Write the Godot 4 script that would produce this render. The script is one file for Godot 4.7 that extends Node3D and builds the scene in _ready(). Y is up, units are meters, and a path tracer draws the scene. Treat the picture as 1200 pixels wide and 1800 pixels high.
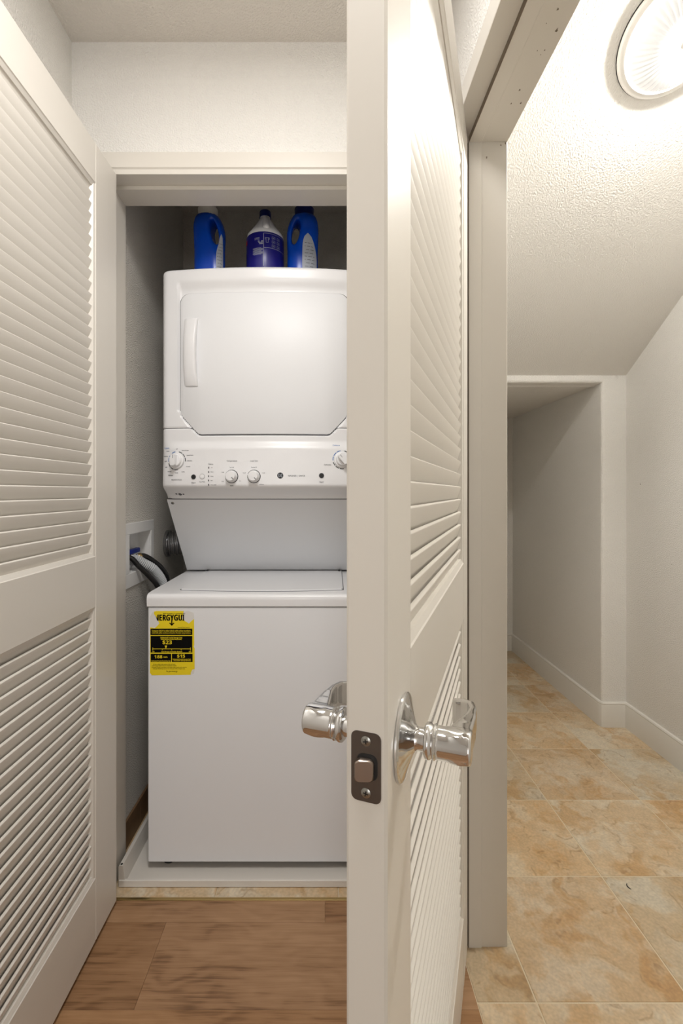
extends Node3D
# Scale: camera 1.17 m above the floor at x = z = 0, looking along -z; "depth" d means z = -d.

const EYE := 1.17
const FOCAL := 831.0      # pixels of a 1200 x 1800 frame
const VPX := 573.0
const VPY := 864.0

var M := {}
var taken := {}

# ------------------------------------------------------------------ mesh collector
class MB:
	var v := PackedVector3Array()
	var n := PackedVector3Array()
	var u := PackedVector2Array()
	var uvs := 1.0
	var uvo := Vector2.ZERO

	func tri(a: Vector3, b: Vector3, c: Vector3, na: Vector3, nb: Vector3, nc: Vector3) -> void:
		v.append(a); v.append(c); v.append(b)
		n.append(na); n.append(nc); n.append(nb)
		for p in [a, c, b]:
			u.append(Vector2(p.x, p.z) * uvs + uvo)

	func flat(a: Vector3, b: Vector3, c: Vector3) -> void:
		var k := (b - a).cross(c - a)
		if k.length_squared() < 1e-18:
			return
		k = k.normalized()
		tri(a, b, c, k, k, k)

	func quad(a: Vector3, b: Vector3, c: Vector3, d: Vector3) -> void:
		flat(a, b, c)
		flat(a, c, d)

	func face(p: Array, away: Vector3) -> void:
		var k: Vector3 = (p[1] - p[0]).cross(p[2] - p[0])
		if k.dot(away) < 0.0:
			p.reverse()
		for i in range(1, p.size() - 1):
			flat(p[0], p[i], p[i + 1])

	# chamfered box between two corners
	func box(lo: Vector3, hi: Vector3, b := 0.0, t := Transform3D()) -> void:
		var c := (lo + hi) / 2.0
		var h := (hi - lo) / 2.0
		b = minf(b, minf(h.x, minf(h.y, h.z)) * 0.98)
		var P := func(s: Vector3, ax: int) -> Vector3:
			var q := Vector3(h.x - b, h.y - b, h.z - b)
			q[ax] = h[ax]
			return t * (c + q * s)
		for ax in 3:
			var a1 := (ax + 1) % 3
			var a2 := (ax + 2) % 3
			for sg in [-1.0, 1.0]:
				var pts := []
				for k in [[-1, -1], [1, -1], [1, 1], [-1, 1]]:
					var s := Vector3.ZERO
					s[ax] = sg; s[a1] = k[0]; s[a2] = k[1]
					pts.append(P.call(s, ax))
				var away := Vector3.ZERO
				away[ax] = sg
				face(pts, t.basis * away)
		if b <= 0.0:
			return
		for ax in 3:
			var a1 := (ax + 1) % 3
			var a2 := (ax + 2) % 3
			for s1 in [-1.0, 1.0]:
				for s2 in [-1.0, 1.0]:
					var lo_s := Vector3.ZERO
					lo_s[ax] = -1; lo_s[a1] = s1; lo_s[a2] = s2
					var hi_s := lo_s
					hi_s[ax] = 1
					var away := Vector3.ZERO
					away[a1] = s1; away[a2] = s2
					face([P.call(lo_s, a1), P.call(hi_s, a1), P.call(hi_s, a2), P.call(lo_s, a2)], t.basis * away)
		for sx in [-1.0, 1.0]:
			for sy in [-1.0, 1.0]:
				for sz in [-1.0, 1.0]:
					var s := Vector3(sx, sy, sz)
					face([P.call(s, 0), P.call(s, 1), P.call(s, 2)], t.basis * s)

	# prism: polygon (counter-clockwise in x, y) pushed along z from z0 to z1, then moved by t (a proper rotation)
	func extrude(poly: PackedVector2Array, z0: float, z1: float, t := Transform3D(), soft := 50.0) -> void:
		var m := poly.size()
		var area := 0.0
		for i in m:
			area += poly[i].cross(poly[(i + 1) % m])
		if area < 0.0:
			poly = poly.duplicate()
			poly.reverse()
		var en := []
		for i in m:
			var d := poly[(i + 1) % m] - poly[i]
			en.append(Vector3(d.y, -d.x, 0).normalized())
		var lim := cos(deg_to_rad(soft))
		for i in m:
			var j := (i + 1) % m
			var k: Vector3 = en[i]
			var na := k
			var nb := k
			var before: Vector3 = en[(i + m - 1) % m]
			var after: Vector3 = en[j]
			if before.dot(k) > lim:
				na = (before + k).normalized()
			if after.dot(k) > lim:
				nb = (after + k).normalized()
			na = t.basis * na
			nb = t.basis * nb
			var a := t * Vector3(poly[i].x, poly[i].y, z0)
			var b := t * Vector3(poly[j].x, poly[j].y, z0)
			var c := t * Vector3(poly[j].x, poly[j].y, z1)
			var d := t * Vector3(poly[i].x, poly[i].y, z1)
			tri(a, b, c, na, nb, nb)
			tri(a, c, d, na, nb, na)
		var ix := Geometry2D.triangulate_polygon(poly)
		for i in range(0, ix.size(), 3):
			for side in 2:
				var z := z1 if side else z0
				var p := []
				for k in 3:
					p.append(t * Vector3(poly[ix[i + k]].x, poly[ix[i + k]].y, z))
				face(p, t.basis * Vector3(0, 0, 1 if side else -1))

	# rings of equal length, bottom to top, each counter-clockwise seen from the end they climb to
	func loft(rings: Array, closed := true, caps := true, soft := 45.0) -> void:
		var first := v.size()
		var nr := rings.size()
		var m: int = rings[0].size()
		var cols := m if closed else m - 1
		var fn := []
		for i in nr - 1:
			var row := PackedVector3Array()
			for j in cols:
				var a: Vector3 = rings[i][j]
				var b: Vector3 = rings[i][(j + 1) % m]
				var c: Vector3 = rings[i + 1][(j + 1) % m]
				var d: Vector3 = rings[i + 1][j]
				row.append((c - a).cross(d - b).normalized())
			fn.append(row)
		var lim := cos(deg_to_rad(soft))
		for i in nr - 1:
			for j in cols:
				var k: Vector3 = fn[i][j]
				var nn := []
				for q in [[0, 0], [0, 1], [1, 1], [1, 0]]:
					var s := Vector3.ZERO
					for di in [q[0] - 1, q[0]]:
						for dj in [q[1] - 1, q[1]]:
							var ii: int = i + di
							var jj: int = j + dj
							if ii < 0 or ii >= nr - 1:
								continue
							if closed:
								jj = posmod(jj, m)
							elif jj < 0 or jj >= cols:
								continue
							var o: Vector3 = fn[ii][jj]
							if o.dot(k) > lim:
								s += o
					nn.append(s.normalized() if s.length() > 0.01 else k)
				var a: Vector3 = rings[i][j]
				var b: Vector3 = rings[i][(j + 1) % m]
				var c: Vector3 = rings[i + 1][(j + 1) % m]
				var d: Vector3 = rings[i + 1][j]
				tri(a, b, c, nn[0], nn[1], nn[2])
				tri(a, c, d, nn[0], nn[2], nn[3])
		if caps and closed:
			for e in 2:
				var ring: PackedVector3Array = rings[nr - 1] if e else rings[0]
				var mid := Vector3.ZERO
				for p in ring:
					mid += p
				mid /= m
				for j in m:
					if e:
						flat(mid, ring[j], ring[(j + 1) % m])
					else:
						flat(mid, ring[(j + 1) % m], ring[j])
			# a closed solid whose faces look inwards is turned inside out
			var vol := 0.0
			var o := v[first]
			for i in range(first, v.size(), 3):
				vol += (v[i] - o).dot((v[i + 1] - o).cross(v[i + 2] - o))
			if vol > 0.0:
				for i in range(first, v.size(), 3):
					var sw := v[i + 1]
					v[i + 1] = v[i + 2]
					v[i + 2] = sw
					var na := n[i + 1]
					n[i + 1] = -n[i + 2]
					n[i + 2] = -na
					n[i] = -n[i]
					var ua := u[i + 1]
					u[i + 1] = u[i + 2]
					u[i + 2] = ua

	# (radius, height) profile turned round t's y axis, bottom to top
	func lathe(prof: Array, t := Transform3D(), seg := 32, soft := 45.0) -> void:
		var rings := []
		for p in prof:
			var r := PackedVector3Array()
			for k in seg:
				var a := -TAU * k / seg
				r.append(t * Vector3(p[0] * cos(a), p[1], p[0] * sin(a)))
			rings.append(r)
		loft(rings, true, true, soft)

	func tube(path: PackedVector3Array, radii: Callable, seg := 14) -> void:
		var rings := []
		var side := Vector3.UP
		for i in path.size():
			var d := (path[mini(i + 1, path.size() - 1)] - path[maxi(i - 1, 0)]).normalized()
			if i == 0:
				side = Vector3.UP if absf(d.y) < 0.9 else Vector3.RIGHT
			side = (side - d * side.dot(d)).normalized()
			var other := d.cross(side)
			var r := PackedVector3Array()
			var w: float = radii.call(i)
			for k in seg:
				var a := TAU * k / seg
				r.append(path[i] + side * (w * cos(a)) + other * (w * sin(a)))
			rings.append(r)
		loft(rings, true, true, 60.0)

	# surface nets of a signed distance
	func sdf(f: Callable, lo: Vector3, hi: Vector3, c: float, t := Transform3D()) -> void:
		var nx := int(ceil((hi.x - lo.x) / c)) + 1
		var ny := int(ceil((hi.y - lo.y) / c)) + 1
		var nz := int(ceil((hi.z - lo.z) / c)) + 1
		var g := PackedFloat32Array()
		g.resize(nx * ny * nz)
		for k in nz:
			for j in ny:
				for i in nx:
					g[(k * ny + j) * nx + i] = f.call(lo + Vector3(i, j, k) * c)
		var id := {}
		var pos := PackedVector3Array()
		var nor := PackedVector3Array()
		for k in nz - 1:
			for j in ny - 1:
				for i in nx - 1:
					var s := 0
					for q in 8:
						if g[((k + (q >> 2)) * ny + j + ((q >> 1) & 1)) * nx + i + (q & 1)] < 0.0:
							s += 1
					if s == 0 or s == 8:
						continue
					var sum := Vector3.ZERO
					var cnt := 0
					for q in 8:
						for ax in 3:
							if q & (1 << ax):
								continue
							var q2 := q | (1 << ax)
							var ga := g[((k + (q >> 2)) * ny + j + ((q >> 1) & 1)) * nx + i + (q & 1)]
							var gb := g[((k + (q2 >> 2)) * ny + j + ((q2 >> 1) & 1)) * nx + i + (q2 & 1)]
							if (ga < 0.0) == (gb < 0.0):
								continue
							var pa := Vector3(q & 1, (q >> 1) & 1, q >> 2)
							pa[ax] += ga / (ga - gb)
							sum += pa
							cnt += 1
					var p := lo + (Vector3(i, j, k) + sum / cnt) * c
					var gr := Vector3.ZERO
					for it in 2:
						var e := c * 0.35
						gr = Vector3(f.call(p + Vector3(e, 0, 0)) - f.call(p - Vector3(e, 0, 0)), f.call(p + Vector3(0, e, 0)) - f.call(p - Vector3(0, e, 0)), f.call(p + Vector3(0, 0, e)) - f.call(p - Vector3(0, 0, e))) / (2.0 * e)
						if it == 0 and gr.length() > 0.05:
							var step: Vector3 = gr * (f.call(p) / gr.length_squared())
							p -= step.limit_length(c * 0.6)
					id[(k * ny + j) * nx + i] = pos.size()
					pos.append(t * p)
					nor.append((t.basis * gr).normalized())
		for k in range(1, nz - 1):
			for j in range(1, ny - 1):
				for i in range(1, nx - 1):
					var at := (k * ny + j) * nx + i
					var a := g[at] < 0.0
					for ax in 3:
						var st: int = [1, nx, nx * ny][ax]
						if a == (g[at + st] < 0.0):
							continue
						var s1: int = [nx, nx * ny, 1][ax]
						var s2: int = [nx * ny, 1, nx][ax]
						var q := [id[at], id[at - s1], id[at - s1 - s2], id[at - s2]]
						if not a:
							q.reverse()
						for w in [[0, 1, 2], [0, 2, 3]]:
							var x: int = q[w[0]]
							var y: int = q[w[1]]
							var z: int = q[w[2]]
							if (pos[y] - pos[x]).cross(pos[z] - pos[x]).dot(nor[x] + nor[y] + nor[z]) < 0.0:
								var sw := y
								y = z
								z = sw
							tri(pos[x], pos[y], pos[z], nor[x], nor[y], nor[z])

	func text(s: String, height: float, t: Transform3D, font: Font, depth := 0.0004, fit := 0.0) -> void:
		var tm := TextMesh.new()
		tm.text = s
		tm.font = font
		tm.font_size = 32
		tm.pixel_size = height / 23.0
		tm.depth = depth
		tm.curve_step = 2.0
		tm.horizontal_alignment = HORIZONTAL_ALIGNMENT_CENTER
		for sf in tm.get_surface_count():
			var arr := tm.surface_get_arrays(sf)
			var vv: PackedVector3Array = arr[Mesh.ARRAY_VERTEX]
			var nn: PackedVector3Array = arr[Mesh.ARRAY_NORMAL]
			var ii: PackedInt32Array = arr[Mesh.ARRAY_INDEX]
			var w := tm.get_aabb().size.x
			var k := fit / w if fit > 0.0 and w > fit else 1.0
			for x in ii:
				v.append(t * (vv[x] * Vector3(k, 1, 1)))
				n.append(t.basis * nn[x] if nn.size() else t.basis.z)
				u.append(Vector2.ZERO)

	func mesh() -> ArrayMesh:
		var arr := []
		arr.resize(Mesh.ARRAY_MAX)
		arr[Mesh.ARRAY_VERTEX] = v
		arr[Mesh.ARRAY_NORMAL] = n
		arr[Mesh.ARRAY_TEX_UV] = u
		var m := ArrayMesh.new()
		m.add_surface_from_arrays(Mesh.PRIMITIVE_TRIANGLES, arr)
		return m

# ------------------------------------------------------------------ scene helpers
func W(px: float, py: float, d: float) -> Vector3:
	return Vector3((px - VPX) / FOCAL * d, EYE - (py - VPY) / FOCAL * d, -d)

func numbered(called: String) -> String:
	var k: int = taken.get(called, 0)
	taken[called] = k + 1
	return called if k == 0 else "%s_%03d" % [called, k]

func tag(o: Node, label: String, category: String, group := "", kind := "") -> Node:
	if label: o.set_meta("label", label)
	if category: o.set_meta("category", category)
	if group: o.set_meta("group", group)
	if kind: o.set_meta("kind", kind)
	return o

func thing(called: String, label: String, category: String, at := Vector3.ZERO, group := "", kind := "") -> Node3D:
	var o := Node3D.new()
	o.name = numbered(called)
	o.position = at
	add_child(o)
	tag(o, label, category, group, kind)
	return o

# mb is in world coordinates; parts keep them, the parent's own place taken off
func part(called: String, mb, mat: Material, parent: Node3D = null) -> MeshInstance3D:
	var o := MeshInstance3D.new()
	o.mesh = mb.mesh() if mb is MB else mb
	o.material_override = mat
	if parent == null:
		o.name = numbered(called)
		add_child(o)
	else:
		var seen: Dictionary = parent.get_meta("seen_names", {})
		var k: int = seen.get(called, 0)
		seen[called] = k + 1
		parent.set_meta("seen_names", seen)
		o.name = called if k == 0 else "%s_%03d" % [called, k]
		parent.add_child(o, true)
		if parent.get_parent() == self and not parent is MeshInstance3D:
			o.position = -parent.position if not parent.has_meta("own_axes") and parent.basis.is_equal_approx(Basis()) else Vector3.ZERO
	return o

func struct(called: String, mb: MB, mat: Material, label: String, category: String) -> MeshInstance3D:
	var o := part(called, mb, mat)
	tag(o, label, category, "", "structure")
	return o

func B(lo: Vector3, hi: Vector3, b := 0.0) -> MB:
	var m := MB.new()
	m.box(lo, hi, b)
	return m

# box given by x range, y range and depth range
func D(m: MB, x0: float, x1: float, y0: float, y1: float, d0: float, d1: float, b := 0.0) -> MB:
	m.box(Vector3(x0, y0, -d1), Vector3(x1, y1, -d0), b)
	return m

func rrect(w: float, h: float, r: float, seg := 5) -> PackedVector2Array:
	var p := PackedVector2Array()
	for q in 4:
		var c: Vector2 = [Vector2(1, 1), Vector2(-1, 1), Vector2(-1, -1), Vector2(1, -1)][q] * Vector2(w / 2 - r, h / 2 - r)
		for k in seg + 1:
			p.append(c + Vector2.from_angle(PI / 2 * (q + float(k) / seg)) * r)
	return p

func mat(c: Color, rough := 0.5, metal := 0.0, spec := 0.5) -> StandardMaterial3D:
	var m := StandardMaterial3D.new()
	m.albedo_color = c
	m.roughness = rough
	m.metallic = metal
	m.metallic_specular = spec
	return m

func noise_tex(size: int, freq: float, sd: int, oct := 3, kind := FastNoiseLite.TYPE_SIMPLEX_SMOOTH) -> NoiseTexture2D:
	var f := FastNoiseLite.new()
	f.noise_type = kind
	f.frequency = freq
	f.seed = sd
	f.fractal_octaves = oct
	var t := NoiseTexture2D.new()
	t.width = size
	t.height = size
	t.seamless = true
	t.noise = f
	return t

func relief(m: StandardMaterial3D, t: Texture2D, per_metre: float, cm: float) -> StandardMaterial3D:
	m.heightmap_enabled = true
	m.heightmap_texture = t
	m.heightmap_scale = cm
	m.uv1_triplanar = true
	m.uv1_world_triplanar = true
	m.uv1_scale = Vector3.ONE * per_metre
	return m

func font(bold := false, serif := false) -> Font:
	var f := SystemFont.new()
	f.font_names = PackedStringArray(["Droid Serif" if serif else "Droid Sans"])
	f.font_weight = 700 if bold else 400
	return f

func make_materials() -> void:
	var peel := noise_tex(512, 0.085, 11, 2)
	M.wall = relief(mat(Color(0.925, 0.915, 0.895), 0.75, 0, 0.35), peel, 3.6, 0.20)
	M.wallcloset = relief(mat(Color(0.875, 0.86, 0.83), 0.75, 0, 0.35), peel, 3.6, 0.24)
	M.ceiling = relief(mat(Color(0.905, 0.885, 0.855), 0.85, 0, 0.3), peel, 3.2, 0.20)
	var brush := noise_tex(512, 0.02, 5, 3)
	M.trim = relief(mat(Color(0.865, 0.845, 0.81), 0.34, 0, 0.5), brush, 1.5, 0.02)
	M.door = relief(mat(Color(0.885, 0.865, 0.83), 0.36, 0, 0.5), brush, 1.3, 0.015)
	M.base = mat(Color(0.89, 0.875, 0.845), 0.4)
	M.white = mat(Color(0.925, 0.925, 0.93), 0.3, 0, 0.5)
	M.white2 = mat(Color(0.91, 0.913, 0.92), 0.42, 0, 0.5)
	M.plastic = mat(Color(0.945, 0.945, 0.94), 0.35)
	M.pan = relief(mat(Color(0.87, 0.85, 0.82), 0.45), brush, 3.0, 0.03)
	M.seam = mat(Color(0.16, 0.16, 0.165), 0.6)
	M.seal = mat(Color(0.46, 0.41, 0.35), 0.8)
	M.scuff = mat(Color(0.45, 0.40, 0.34), 0.8)
	M.dark = mat(Color(0.10, 0.10, 0.105), 0.5)
	M.print = mat(Color(0.36, 0.36, 0.38), 0.6)
	M.printblue = mat(Color(0.18, 0.42, 0.70), 0.6)
	M.ink = mat(Color(0.055, 0.05, 0.045), 0.8, 0, 0.2)
	M.yellow = mat(Color(0.93, 0.83, 0.03), 0.5)
	M.paper = mat(Color(0.87, 0.86, 0.84), 0.8)
	M.chrome = mat(Color(0.86, 0.86, 0.86), 0.07, 1.0)
	M.nickel = relief(mat(Color(0.43, 0.40, 0.38), 0.38, 1.0), brush, 8.0, 0.02)
	M.bolt = mat(Color(0.62, 0.57, 0.53), 0.3, 1.0)
	M.screw = mat(Color(0.62, 0.62, 0.60), 0.28, 1.0)
	M.foil = mat(Color(0.72, 0.72, 0.73), 0.25, 1.0)
	M.brassy = mat(Color(0.72, 0.62, 0.42), 0.3, 1.0)
	M.rubber = mat(Color(0.06, 0.06, 0.065), 0.42)
	M.hose = mat(Color(0.80, 0.81, 0.82), 0.5)
	M.valve = mat(Color(0.04, 0.17, 0.55), 0.4)
	M.grout = relief(mat(Color(0.87, 0.81, 0.70), 0.9), peel, 6.0, 0.05)
	M.basetile = relief(mat(Color(0.50, 0.39, 0.28), 0.4), brush, 4.0, 0.03)
	M.blue = mat(Color(0.015, 0.27, 0.72), 0.22)
	M.blue.subsurf_scatter_enabled = true
	M.blue.subsurf_scatter_strength = 0.1
	M.bluedark = mat(Color(0.03, 0.09, 0.36), 0.3)
	M.cap = mat(Color(0.90, 0.89, 0.86), 0.4)
	M.bleach = mat(Color(0.91, 0.91, 0.92), 0.35)
	M.label = mat(Color(0.10, 0.09, 0.46), 0.3)
	M.labelgrey = mat(Color(0.66, 0.68, 0.72), 0.4)
	M.red = mat(Color(0.70, 0.08, 0.10), 0.4)
	M.lens = mat(Color(0.93, 0.94, 0.95), 0.15)
	M.lens.emission_enabled = true
	M.lens.emission = Color(1.0, 0.985, 0.96)
	M.lens.emission_energy_multiplier = 1.15
	var gl := Gradient.new()
	gl.offsets = PackedFloat32Array([0.0, 0.28, 0.48, 1.0])
	gl.colors = PackedColorArray([Color(1, 1, 1), Color(0.85, 0.85, 0.85), Color(0.46, 0.46, 0.47), Color(0.36, 0.365, 0.38)])
	var gt := GradientTexture2D.new()
	gt.gradient = gl
	gt.width = 256
	gt.height = 256
	gt.fill = GradientTexture2D.FILL_RADIAL
	gt.fill_from = Vector2(0.5, 0.5)
	gt.fill_to = Vector2(1.0, 0.5)
	M.lens.emission_texture = gt
	M.lens.emission_operator = BaseMaterial3D.EMISSION_OP_MULTIPLY
	M.glass = mat(Color(0.95, 0.97, 0.96, 0.06), 0.0)
	M.glass.transparency = BaseMaterial3D.TRANSPARENCY_ALPHA
	M.diffuser = mat(Color(0.95, 0.95, 0.95), 0.5)
	M.diffuser.emission_enabled = true
	M.diffuser.emission = Color(1.0, 0.985, 0.96)
	M.diffuser.emission_energy_multiplier = 1.0
	M.ring = mat(Color(0.93, 0.92, 0.90), 0.3)
	# stone-look tile
	var a := FastNoiseLite.new(); a.seed = 3; a.frequency = 0.0042; a.fractal_octaves = 4
	var b := FastNoiseLite.new(); b.seed = 9; b.frequency = 0.009; b.fractal_octaves = 4
	var c := FastNoiseLite.new(); c.seed = 21; c.frequency = 0.12; c.fractal_octaves = 2
	var r := FastNoiseLite.new(); r.seed = 33; r.frequency = 0.006; r.fractal_type = FastNoiseLite.FRACTAL_RIDGED; r.fractal_octaves = 3
	var im := Image.create(1024, 1024, false, Image.FORMAT_RGB8)
	var cream := Color(0.85, 0.795, 0.70)
	var tan_ := Color(0.815, 0.72, 0.585)
	var rust := Color(0.74, 0.565, 0.36)
	var brown := Color(0.55, 0.43, 0.30)
	for y in 1024:
		for x in 1024:
			var wx := x + 60.0 * b.get_noise_2d(x, y)
			var wy := y + 60.0 * b.get_noise_2d(x + 500, y)
			var q := a.get_noise_2d(wx, wy * 1.5)
			var col := cream.lerp(tan_, smoothstep(-0.35, 0.25, q))
			col = col.lerp(rust, smoothstep(0.0, 0.55, a.get_noise_2d(wy * 0.7 + 3000, wx * 1.9) + 0.18 * b.get_noise_2d(x * 2.0 + 77, y * 3.0)) * 0.52)
			var rv := r.get_noise_2d(wx, wy)
			col = col.lerp(brown, smoothstep(0.62, 0.95, rv) * 0.35)
			col = col * (1.0 + 0.06 * c.get_noise_2d(x, y) + 0.05 * b.get_noise_2d(x * 3.0, y * 3.0))
			im.set_pixel(x, y, col)
	M.tile = mat(Color(1, 1, 1), 0.42, 0, 0.45)
	M.tile.albedo_texture = ImageTexture.create_from_image(im)
	M.tiles = [M.tile]
	for tint in [Color(0.955, 0.965, 0.975), Color(1.0, 0.975, 0.94), Color(0.97, 0.95, 0.93)]:
		var tt: StandardMaterial3D = M.tile.duplicate()
		tt.albedo_color = tint
		M.tiles.append(tt)
	# wood planks: grain along x
	var g1 := FastNoiseLite.new(); g1.seed = 7; g1.frequency = 0.006; g1.fractal_octaves = 3
	var g2 := FastNoiseLite.new(); g2.seed = 8; g2.frequency = 0.02; g2.fractal_octaves = 4
	var g3 := FastNoiseLite.new(); g3.seed = 17; g3.frequency = 0.004; g3.fractal_octaves = 3
	var wi := Image.create(1024, 1024, false, Image.FORMAT_RGB8)
	var wl := Color(0.70, 0.555, 0.42)
	var wm := Color(0.60, 0.455, 0.325)
	var wd := Color(0.44, 0.32, 0.225)
	for y in 1024:
		for x in 1024:
			var warp := 46.0 * g1.get_noise_2d(x * 0.8, y * 1.6)
			var ringv := sin((y + warp) * 0.16 + 5.0 * g1.get_noise_2d(x * 0.5 + 900, y * 0.8))
			var streak := g2.get_noise_2d(x * 0.16, y * 4.5)
			var fine := g2.get_noise_2d(x * 0.45 + 4000, y * 14.0)
			var big := g3.get_noise_2d(x * 0.6, y * 1.9)
			var k := 0.5 + 0.12 * ringv + 0.38 * streak + 0.62 * big + 0.30 * fine
			var col := wl.lerp(wm, clampf(k, 0, 1))
			col = col.lerp(wd, smoothstep(0.62, 1.25, k) * 0.8)
			wi.set_pixel(x, y, col)
	var wt := ImageTexture.create_from_image(wi)
	M.wood = []
	for tint in [Color(1, 1, 1), Color(1.0, 0.97, 0.93), Color(0.945, 0.93, 0.91), Color(0.97, 0.95, 0.93), Color(1.0, 1.0, 0.96)]:
		var w := mat(tint, 0.42, 0, 0.4)
		w.albedo_texture = wt
		if M.wood.size() == 4: w.albedo_color = Color(1.0, 0.98, 0.94)
		M.wood.append(w)

# ------------------------------------------------------------------ louvred door: x 0 at latch edge to w at hinge edge, y up, z 0 front face to -t
func louvre_door(o: Node3D, w: float, t: float, ls: float, hs: float) -> void:
	var y0 := 0.012
	var y1 := 2.068
	var rails := [[y0, 0.175], [0.872, 1.004], [1.963, y1]]
	var st := MB.new()
	st.box(Vector3(0, y0, -t), Vector3(ls, y1, 0), 0.0025)
	part("stile", st, M.door, o)
	st = MB.new()
	st.box(Vector3(w - hs, y0, -t), Vector3(w, y1, 0), 0.0025)
	part("stile", st, M.door, o)
	for r in rails:
		var m := MB.new()
		m.box(Vector3(ls - 0.001, r[0], -t + 0.0003), Vector3(w - hs + 0.001, r[1], -0.0003), 0.0015)
		part("rail", m, M.door, o)
	var bead := 0.012
	for k in 2:
		var lo: float = rails[k][1]
		var hi: float = rails[k + 1][0]
		var m := MB.new()
		for x in [ls, w - hs]:
			var s := 1.0 if x == ls else -1.0
			var pf := PackedVector2Array([Vector2(0, -0.002), Vector2(0, -t + 0.002), Vector2(bead, -t + 0.005), Vector2(bead, -0.0135), Vector2(0.006, -0.0032)])
			if s < 0:
				for i in pf.size():
					pf[i].x *= -1
				pf.reverse()
			m.extrude(pf, -hi, -lo, Transform3D(Basis(Vector3(1, 0, 0), Vector3(0, 0, 1), Vector3(0, -1, 0)), Vector3(x, 0, 0)), 20.0)
		for y in [lo, hi]:
			var up := 1.0 if y == lo else -1.0
			var pf := PackedVector2Array([Vector2(-0.002, 0), Vector2(-0.006, 0.009 * up), Vector2(-t + 0.006, 0.009 * up), Vector2(-t + 0.002, 0)])
			if up < 0:
				pf.reverse()
			m.extrude(pf, hs - w, -ls, zy(y), 20.0)
		part("panel_moulding", m, M.door, o)
		var span := hi - lo
		var n := int(round(span / 0.0287))
		var pitch := span / n
		var half := Vector2(0.0060, 0.0178)        # (z, y) half chord
		var pf := PackedVector2Array()
		for q in rrect(half.length() * 2.0, 0.0062, 0.0014, 2):
			pf.append(q.rotated(half.angle()))
		var sm := MB.new()
		sm.extrude(pf, hs + bead - 0.002 - w, -ls - bead + 0.002, zy())
		var mesh := sm.mesh()
		for i in n:
			var s := part("slat", mesh, M.door, o)
			s.position = Vector3(0, lo + pitch * (i + 0.5), -0.0142)

# sends a polygon's (x, y) to (z, y) and its push to -x
func zy(y := 0.0) -> Transform3D:
	return Transform3D(Basis(Vector3(0, 0, 1), Vector3(0, 1, 0), Vector3(-1, 0, 0)), Vector3(0, y, 0))

func _ready() -> void:
	# ---------------- camera
	var cam := Camera3D.new()
	cam.name = "camera"
	cam.projection = Camera3D.PROJECTION_FRUSTUM
	cam.near = 0.05
	cam.far = 50.0
	cam.size = 2.0 * 900.0 / FOCAL * cam.near
	cam.frustum_offset = Vector2((600.0 - VPX) / FOCAL, -(900.0 - VPY) / FOCAL) * cam.near
	cam.position = Vector3(0, EYE, 0)
	add_child(cam)
	cam.current = true
	# ---------------- surroundings and exposure
	var we := WorldEnvironment.new()
	we.name = "surroundings"
	var env := Environment.new()
	env.background_mode = Environment.BG_COLOR
	env.background_color = Color(0.55, 0.6, 0.66)
	env.tonemap_mode = Environment.TONE_MAPPER_LINEAR
	env.tonemap_exposure = 1.12
	env.sdfgi_enabled = true
	env.ssao_enabled = true
	env.ssil_enabled = true
	we.environment = env
	add_child(we)
	make_materials()
	# ---------------- lamps: hall fitting lit inside its glass, and an unseen ceiling light
	var sn := Vector3(0, -1, 0.656).normalized()
	var slope_at := func(d: float) -> float: return 1.748 + 0.656 * (2.354 - d)
	var hall_basis := Basis(Vector3(1, 0, 0), sn, Vector3(1, 0, 0).cross(sn))
	ceiling_lamp("round flush ceiling light with ribbed glass on the sloped hall ceiling", Transform3D(hall_basis, Vector3(0.96, slope_at.call(1.31), -1.31)), 0.14, 0.42, Color(1.0, 0.988, 0.965))
	unseen_ceiling_lamp()
	# unseen light behind the viewer, placed to brighten surfaces that face it
	var rear_light := AreaLight3D.new()
	rear_light.name = "unseen_rear_light"
	rear_light.area_size = Vector2(0.96, 1.96)
	rear_light.position = Vector3(-0.2, 1.06, 4.98)
	rear_light.light_energy = 3.4
	rear_light.area_normalize_energy = true
	rear_light.area_range = 12.0
	rear_light.area_attenuation = 2.0
	rear_light.light_color = Color(1.0, 1.0, 1.0)
	rear_light.shadow_enabled = true
	add_child(rear_light)
	build_shell()
	build_doors()
	build_laundry()
	build_closet_things()

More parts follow.
